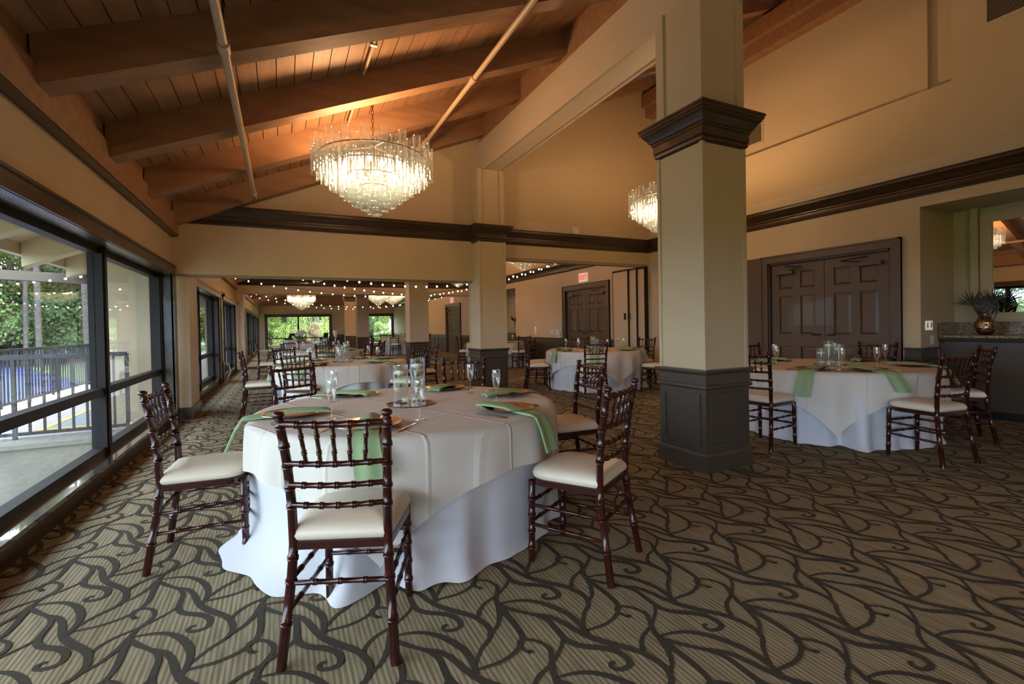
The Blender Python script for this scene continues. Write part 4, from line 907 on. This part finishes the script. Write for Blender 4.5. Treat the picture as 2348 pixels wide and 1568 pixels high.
cbl = thing('hanging_cable', 'white cable hanging from the blind post to the floor by the windows', 'cable', (XL+.05, 12.75, 0)); part('cord', MB().tube([(0, 0, 2.0), (0, .0, .55), (.03, .02, .42), (.10, .06, .46), (.14, .08, .25), (.06, .05, .04), (.02, .1, .008)], .012, 6), CABLE, cbl, True)
lmp = thing('glass_hurricane', 'tall frosted glass vase beside the last column', 'vase', (2.62, 27.6, 0)); part('stand', MB().lathe([(0, 0), (.12, 0), (.12, .02), (.03, .05), (.03, .72), (.1, .74)], seg=12), SILVER, lmp, True); part('shade', MB().lathe([(.08, .74), (.10, .9), (.14, 1.12), (.13, 1.12), (.09, .9)], seg=16), WAX, lmp, True)
# ================================================================== outside
struct('ground', MB().box(-140, 140, -90, 150, -.75, -.65), GRASS, 'bright green lawn around the building')
def slab(name, q, z0, z1, m, label):
    mb = MB().hexa([(x, y, z0) for x, y in q], [(x, y, z1) for x, y in q]); return struct(name, mb, m, label)
slab('terrace_paving', [(-4.3, 7.25), (-1.6, 7.25), (-1.6, 40), (-4.3, 40)], -.64, -.01, PINKC, 'pinkish paving of the terrace outside the windows')
rw = struct('retaining_wall', MB().box(-9.0, -1.6, 7.02, 7.24, -.66, -.05), CONC, 'pale concrete retaining wall under the terrace railing'); part('coping', MB().box(-9.0, -1.6, 6.98, 7.5, -.05, .0), CONC, rw)
slab('lower_path', [(-9, Y0), (-1.58, Y0), (-1.58, 7.02), (-9, 7.02)], -.66, -.62, CONC, 'lower concrete path below the windows')
rp_ = struct('ramp', MB().box(-2.75, -1.75, 7.95, 9.7, -.01, .004), GREYR, 'grey ramp pad edged in yellow paint')
part('yellow_edge', MB().box(-2.80, -2.72, 7.9, 9.75, -.01, .008), YEL, rp_); part('yellow_edge', MB().box(-2.80, -1.7, 7.88, 7.96, -.01, .009), YEL, rp_)
struct('blue_court', MB().hexa([(-60, 5, -.66), (-5.0, 8.0, -.66), (-4.6, 15.5, -.66), (-5.6, 19.0, -.66)], [(-60, 5, -.12), (-5.0, 8.0, -.12), (-4.6, 15.5, -.12), (-5.6, 19.0, -.12)]).hexa([(-60, 5, -.66), (-5.6, 19, -.66), (-12.5, 31.5, -.66), (-60, 60, -.66)], [(-60, 5, -.12), (-5.6, 19, -.12), (-12.5, 31.5, -.12), (-60, 60, -.12)]), BLUEC, 'blue painted court beyond the terrace railing')
struct('lawn_bank', MB().hexa([(-60, 61, -.66), (-12.4, 31.6, -.66), (-4.4, 15.6, -.66), (60, 90, -.66)], [(-60, 61, -.1), (-12.4, 31.6, -.1), (-4.4, 15.6, -.1), (60, 90, -.1)]), GRASS, 'lawn behind the blue court')
def railing(a, b, label, n, h=.95):
    a, b = Vector(a), Vector(b); d = b-a; L = d.length; u = d.normalized(); sd = Vector((-u.y, u.x, 0))*.02
    r = thing('railing', label, 'railing', a)
    def bar(p, q, z0, z1, wd=1.0):
        s = sd*wd; return MB().hexa([p-s+Vector((0, 0, z0)), q-s+Vector((0, 0, z0)), q+s+Vector((0, 0, z0)), p+s+Vector((0, 0, z0))], [p-s+Vector((0, 0, z1)), q-s+Vector((0, 0, z1)), q+s+Vector((0, 0, z1)), p+s+Vector((0, 0, z1))])
    Z = Vector((0, 0, 0)); part('top_rail', bar(Z, d, h-.03, h+.02, 1.6), BLACKM, r); part('bottom_rail', bar(Z, d, .04, .075), BLACKM, r)
    bm = bar(-u*.011, u*.011, .07, h-.03, .55).mesh('baluster', BLACKM); pm_ = bar(-u*.018, u*.018, -.0, h, .9).mesh('post', BLACKM)
    for i in range(n+1):
        p = d*(i/n)
        o = link('post' if i % 8 == 0 else 'baluster', pm_ if i % 8 == 0 else bm, r, p)
    return r
railing((-1.75, 7.37, 0), (-8.5, 7.37, 0), 'black metal railing on the retaining wall, nearer the window', 52)
railing((-4.15, 7.6, 0), (-4.15, 26, 0), 'black metal railing along the terrace before the blue court', 150)
pr = struct('outer_pier', MB().box(-2.05, -1.58, 7.80, 8.40, -.01, ROOF(-1.8)), EAVE, 'cream outside pier next to the window')
pb = struct('porch_beam', MB().hexa([(-9, 9.0, 2.24), (-1.6, 9.0, 1.90), (-1.6, 9.2, 1.90), (-9, 9.2, 2.24)], [(-9, 9.0, 2.37), (-1.6, 9.0, 2.03), (-1.6, 9.2, 2.03), (-9, 9.2, 2.37)]), BEAMT, 'tan beam across the porch outside')
# ---- trees
def leafball(mb, c, rad, n, size, rnd, flat=1.0, droop=0.0):
    for i in range(n):
        d = Vector((rnd.gauss(0, 1), rnd.gauss(0, 1), rnd.gauss(0, 1))); d.normalize(); q = rad*(.38+.67*rnd.random()**.7); p = Vector(c)+Vector((d.x*q, d.y*q, d.z*q*flat))
        u = Vector((rnd.gauss(0, 1), rnd.gauss(0, 1), rnd.gauss(0, 1)-droop)).normalized(); w_ = (u.orthogonal()+Vector((rnd.random(), rnd.random(), 0))*.3).normalized(); s = size*rnd.uniform(.6, 1.3)
        mb.add([p-u*s, p-w_*s*.45, p+u*s, p+w_*s*.45], [(0, 1, 2, 3)])
def tree_proto(kind, seed, h=8.0):
    rnd = random.Random(seed); crown = MB(); trunk = MB()
    if kind == 'pine':
        trunk.tube([(0, 0, -.5), (.05, 0, 3), (.15, .1, 7), (.2, .1, 11)], [.085, .075, .065, .03], 10)
        for i in range(16):
            a = rnd.uniform(0, 6.28); z = rnd.uniform(4.2, 11); r_ = rnd.uniform(1.0, 2.6); e = (r_*math.cos(a), r_*math.sin(a), z+.4); trunk.tube([(.1, 0, z-.4), (e[0]*.6, e[1]*.6, z), e], [.06, .04, .02], 5)
            leafball(crown, e, .75, 420, .09, rnd, .6)
        return crown, trunk
    if kind == 'weeping':
        trunk.tube([(0, 0, -.5), (0, .1, 2), (0, 0, 4)], [.22, .18, .1], 8)
        for i in range(70):
            a = rnd.uniform(0, 6.28); r_ = 2.7*math.sqrt(rnd.random()); z0 = 4.6-.28*r_*r_*.45
            for j in range(26):
                p = Vector((r_*math.cos(a)+rnd.gauss(0, .07), r_*math.sin(a)+rnd.gauss(0, .07), z0-j*.11-rnd.random()*.05)); u = Vector((rnd.gauss(0, .15), rnd.gauss(0, .15), -1)); w_ = Vector((rnd.gauss(0, 1), rnd.gauss(0, 1), 0)).normalized()
                crown.add([p, p+u*.07-w_*.025, p+u*.17, p+u*.07+w_*.025], [(0, 1, 2, 3)])
        return crown, trunk
    trunk.tube([(0, 0, -.5), (.1, 0, h*.25), (0, .1, h*.6)], [.25, .2, .1], 8)
    for i in range(22):
        a = rnd.uniform(0, 6.28); z = rnd.uniform(.14, .95)*h; r_ = 2.4*math.sin(min(1, (z/h)*1.05+.15)*PI)**.6*rnd.uniform(.4, 1)
        c = (r_*math.cos(a), r_*math.sin(a), z); rad = rnd.uniform(.8, 1.3); leafball(crown, c, rad, 1350, .085, rnd, .85)
        # solid bough mass inside the leaves
        rows = []
        for k in range(5):
            t = PI*k/4; rows.append([(c[0]+rad*.5*math.sin(t)*math.cos(2*PI*j/7), c[1]+rad*.5*math.sin(t)*math.sin(2*PI*j/7), c[2]+rad*.42*math.cos(t)) for j in range(7)])
        crown.grid(rows, True)
    return crown, trunk
TP = {}
for k, (kind, col, seed) in {'broad_a': ('broad', 'mid', 1), 'broad_b': ('broad', 'dark', 2), 'broad_c': ('broad', 'bright', 3), 'pine': ('pine', 'bright', 4), 'weeping': ('weeping', 'lime', 5), 'grey': ('broad', 'grey', 6)}.items():
    cwn, trk = tree_proto(kind, seed); TP[k] = (cwn.mesh('crown', LEAFS[col]), trk.mesh('trunk', BARK, True))
def tree(kind, x, y, s, label, rz=0, z=-.15, group='trees outside the windows'):
    nm = {'pine': 'pine_tree', 'weeping': 'weeping_tree'}.get(kind, 'broadleaf_tree')
    t = thing(nm, label, 'tree', (x, y, z), rz, group); t.scale = (s, s, s); link('crown', TP[kind][0], t); link('trunk', TP[kind][1], t)
tree('pine', -9.3, 25.6, 1.0, 'grey trunked pine, leftmost trunk outside the near window'); tree('pine', -8.75, 25.2, 1.25, 'thicker grey pine trunk beside the leftmost one', 2.0); tree('pine', -6.9, 24.0, 1.3, 'grey pine trunk close to the window mullion', 4.0)
rnd = random.Random(12); K_ = ('broad_a', 'broad_b', 'broad_c')
spots = [(-26, 20), (-22, 25), (-18.5, 28), (-15, 31), (-13.5, 26.5), (-11.5, 33), (-10.5, 28), (-9, 36), (-8.3, 30.5), (-7.6, 36), (-7.4, 28.6), (-6.6, 41), (-16.5, 36), (-13, 40), (-9.5, 43), (-30, 10), (-33, 2), (-28, -4), (-26, 14), (-34, 18)]
ordw = ['first', 'second', 'third', 'fourth', 'fifth', 'sixth', 'seventh', 'eighth', 'ninth', 'tenth', 'eleventh', 'twelfth', 'thirteenth', 'fourteenth', 'fifteenth', 'sixteenth', 'seventeenth', 'eighteenth', 'nineteenth', 'twentieth']
for i, (x, y) in enumerate(spots):
    k = K_[i % 3]; col = {'broad_a': 'mid green', 'broad_b': 'dark green', 'broad_c': 'light green'}[k]
    tree(k, x, y, rnd.uniform(.9, 1.25), '%s leafy tree in the row behind the court, %s from the side' % (col, ordw[i]), rnd.uniform(0, 6))
for i, (x, y) in enumerate(((-14.5, 29), (-12.2, 30.5), (-10.6, 31.5), (-9.2, 32.5), (-8.0, 33), (-6.8, 32), (-5.8, 33.5), (-16.5, 27.5), (-7.0, 30))):
    tree(K_[(i*2+1) % 3], x, y, .55, 'low leafy shrub at the back of the lawn, %s from the side' % ordw[i], i*1.3, -1.2, 'shrubs behind the court')
fs = [(-3.5, 52, 'broad_a'), (-.5, 55, 'broad_b'), (2, 53, 'broad_a'), (4.5, 56, 'broad_c'), (7, 54, 'broad_a'), (9.5, 57, 'broad_b'), (12, 55, 'broad_a'), (14, 52, 'broad_c'), (-6, 50, 'broad_b'), (0.5, 62, 'broad_c'), (5, 64, 'broad_a'), (10.5, 66, 'broad_b'), (-3, 64, 'broad_a')]
for i, (x, y, k) in enumerate(fs):
    tree(k, x, y, rnd.uniform(.85, 1.05), '%s leafy tree beyond the far windows, %s from the window side' % ({'broad_a': 'mid green', 'broad_b': 'dark green', 'broad_c': 'light green'}[k], ordw[i]), rnd.uniform(0, 6))
tree('weeping', 1.15, 42.5, .72, 'yellow green weeping tree left of the far window post', .3, -1.5); tree('weeping', 3.7, 41.5, .72, 'yellow green weeping tree at the right of the wide far window', 2.1, -1.5); tree('weeping', 3.0, 47, 1.0, 'taller weeping tree behind the two yellow green ones', 1.0, -1.2)
for i, (x, y) in enumerate(((-4, 47), (-2.2, 48), (-.6, 49), (1, 50), (2.6, 51), (4.2, 50), (6, 49), (7.6, 48.5), (9.2, 48), (11, 47))): tree(K_[i % 3], x, y, .5, 'low leafy shrub beyond the far windows, %s from the window side' % ordw[i], i*1.7, -1.3, 'shrubs beyond the far windows')
tree('grey', 2.3, 40.5, .30, 'dry tan shrub between the weeping trees', 0, -.6)
pal = thing('low_palm', 'dry fan palm at the edge of the trees behind the railing', 'palm', (-11.6, 29.5, -.1)); pf = MB(); rnd = random.Random(3)
for i in range(46):
    a = rnd.uniform(0, 6.28); e = rnd.uniform(-.3, 1.2); d = Vector((math.cos(a)*math.cos(e), math.sin(a)*math.cos(e), math.sin(e))); b = Vector((0, 0, 1.2)); wv = d.orthogonal().normalized()*.06
    pf.add([b+wv*.3, b+d*.7+wv, b+d*1.3-Vector((0, 0, .25)), b+d*.7-wv], [(0, 1, 2, 3)])
part('fronds', pf, LEAFS['grey'], pal); part('trunk', MB().tube([(0, 0, -.4), (0, 0, 1.2)], [.16, .12], 8), BARK, pal)
